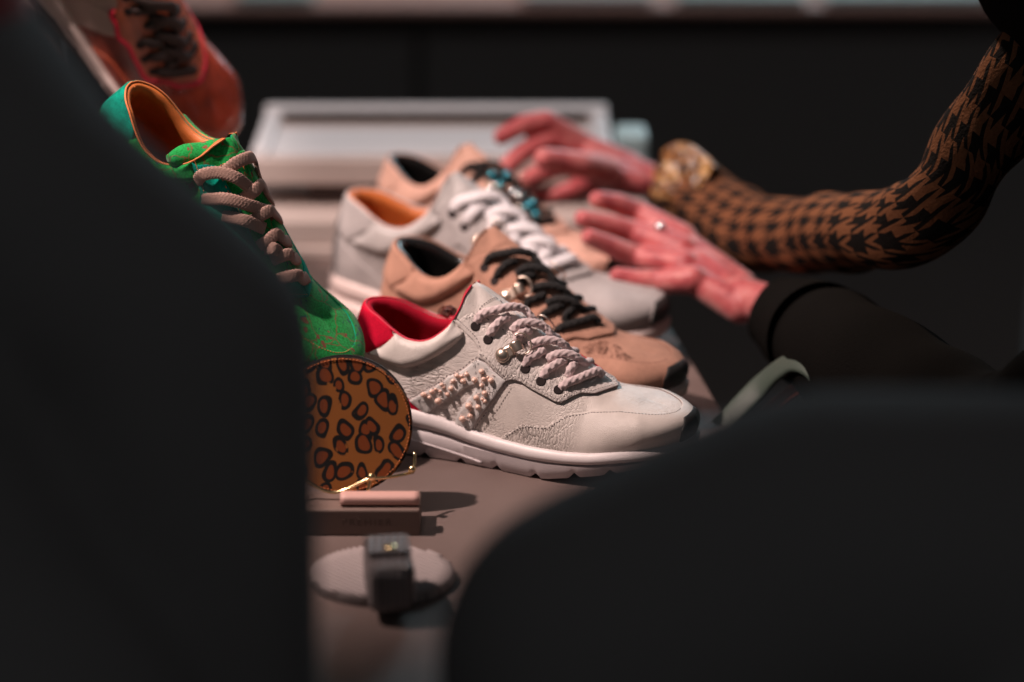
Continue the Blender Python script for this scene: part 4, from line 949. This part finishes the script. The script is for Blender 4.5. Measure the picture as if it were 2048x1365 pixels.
# ring
rc = DH(1318, 484, 1.832); rdir = nrm(np.array(DH(1365, 500, 1.82))-np.array(DH(1265, 465, 1.84))); ru = nrm(np.array([0, -.2, 1])-rdir*(np.array([0, -.2, 1])@rdir)); rs_ = np.cross(rdir, ru)
rg = thing('finger_ring', tuple(rc), 'silver ring with round stone worn on the near hand', 'ring'); a = np.linspace(0, 2*np.pi, 25)
ob('band', tube_me('band', [(rs_*math.cos(x)+ru*math.sin(x))*.0112 for x in a], rdir, .0018, .0026, M['silver'], nseg=8, ds=.0015), rg)
ob('stone', sphere_me('stone', .0052, M['silver']), rg).location = ru*.0125

def bystander(label, shoulder, elbow, wrist, rsh, rel, rwr, neckp, hip):
    """someone in dark wool with their back to the camera"""
    sh, el, wr, nk, hp = map(np.array, (shoulder, elbow, wrist, neckp, hip)); e = thing('person', (float(nk[0]), float(nk[1]), -.85), label, 'person', 'people in dark coats close to the camera')
    bpy.context.view_layer.update()
    coat = [(sh, el, rsh, rel), (el, wr, rel, rwr), (nk-np.array([0, 0, .10]), sh, .075, rsh), (nk-np.array([-.09*np.sign(nk[0]-sh[0]), 0, .19]), hp, .10, .14), (hp, hp-np.array([0, 0, .25]), .15, .17)]
    other = 2*nk-sh; other[2] = sh[2]; coat += [(nk-np.array([0, 0, .10]), other, .075, rsh), (other, other-np.array([0, .02, .28]), rsh, rel)]
    ob_w('coat', remesh('coat', coat, .011, M['black_cloth'], 4), e)
    hd_ = nk+np.array([0, .01, .12]); d = nrm(wr-el)
    bd = [(nk-np.array([0, 0, .08]), nk+np.array([0, 0, .06]), .055, .052), (hd_, hd_+np.array([0, .01, .07]), .072, .08), (wr, wr+d*.09, .024, .026)]+[(wr+d*.09+np.array([k*.016, 0, 0]), wr+d*(.15+.01*(k % 2))+np.array([k*.018, 0, -.01]), .009, .007) for k in (-1.5, -.5, .5, 1.5)]
    other_w = other-np.array([0, .02, .28]); bd += [(other_w, other_w-np.array([0, 0, .05]), .03, .026)]
    for sx in (-1, 1): bd += [(hp+np.array([sx*.08, 0, -.2]), np.array([hp[0]+sx*.08, hp[1], -.80]), .08, .05)]
    ob_w('body', remesh('body', bd, .007, M['skin'], 3), e)
    ob_w('hair', remesh('hair', [(hd_+np.array([0, -.02, .02]), hd_+np.array([0, -.01, .09]), .080, .086), (hd_+np.array([0, -.035, .03]), nk+np.array([0, -.035, .06]), .062, .045)], .008, M['hair'], 3), e)
    return e
bystander('person in dark coat whose shoulder fills the left foreground', D(40, 434, 1.12), D(358, 705, 1.12), D(366, 1750, 1.12), .065, .065, .065, D(-185, -190, 1.12), D(-250, 1700, 1.02))
bystander('person in dark coat whose shoulder fills the lower right foreground', D(1650, 1140, 1.10), D(1218, 1318, 1.11), D(1218, 1850, 1.12), .084, .081, .07, D(2620, 700, 1.06), D(2500, 1900, 1.04))

# sage strap of a bag beyond the table edge
bg_ = thing('handbag', (.27, 1.70, -.30), 'dark handbag with pale sage strap beside the right table edge', 'bag')
bgo = np.array(bg_.location)
ob('bag_body', box('bag_body', (0, .02, .10), (.15, .07, .22), M['black_cloth'], .02), bg_)
P = [D(1400, 960, 1.78), D(1425, 880, 1.78), D(1465, 835, 1.78), D(1520, 775, 1.78), D(1565, 735, 1.76), D(1600, 722, 1.74), D(1640, 745, 1.72), D(1660, 850, 1.72)]
ob('strap', tube_me('strap', [p-bgo for p in P], (-.4, -.5, .8), .020, .006, M['sage'], nseg=16, ds=.004, square=3), bg_)
P = [p+np.array([.012, -.002, -.016]) for p in P]; ob('strap_lining', tube_me('strap_lining', [p-bgo for p in P], (-.4, -.5, .8), .016, .005, M['brown_dark'], nseg=12, ds=.004, square=3), bg_)
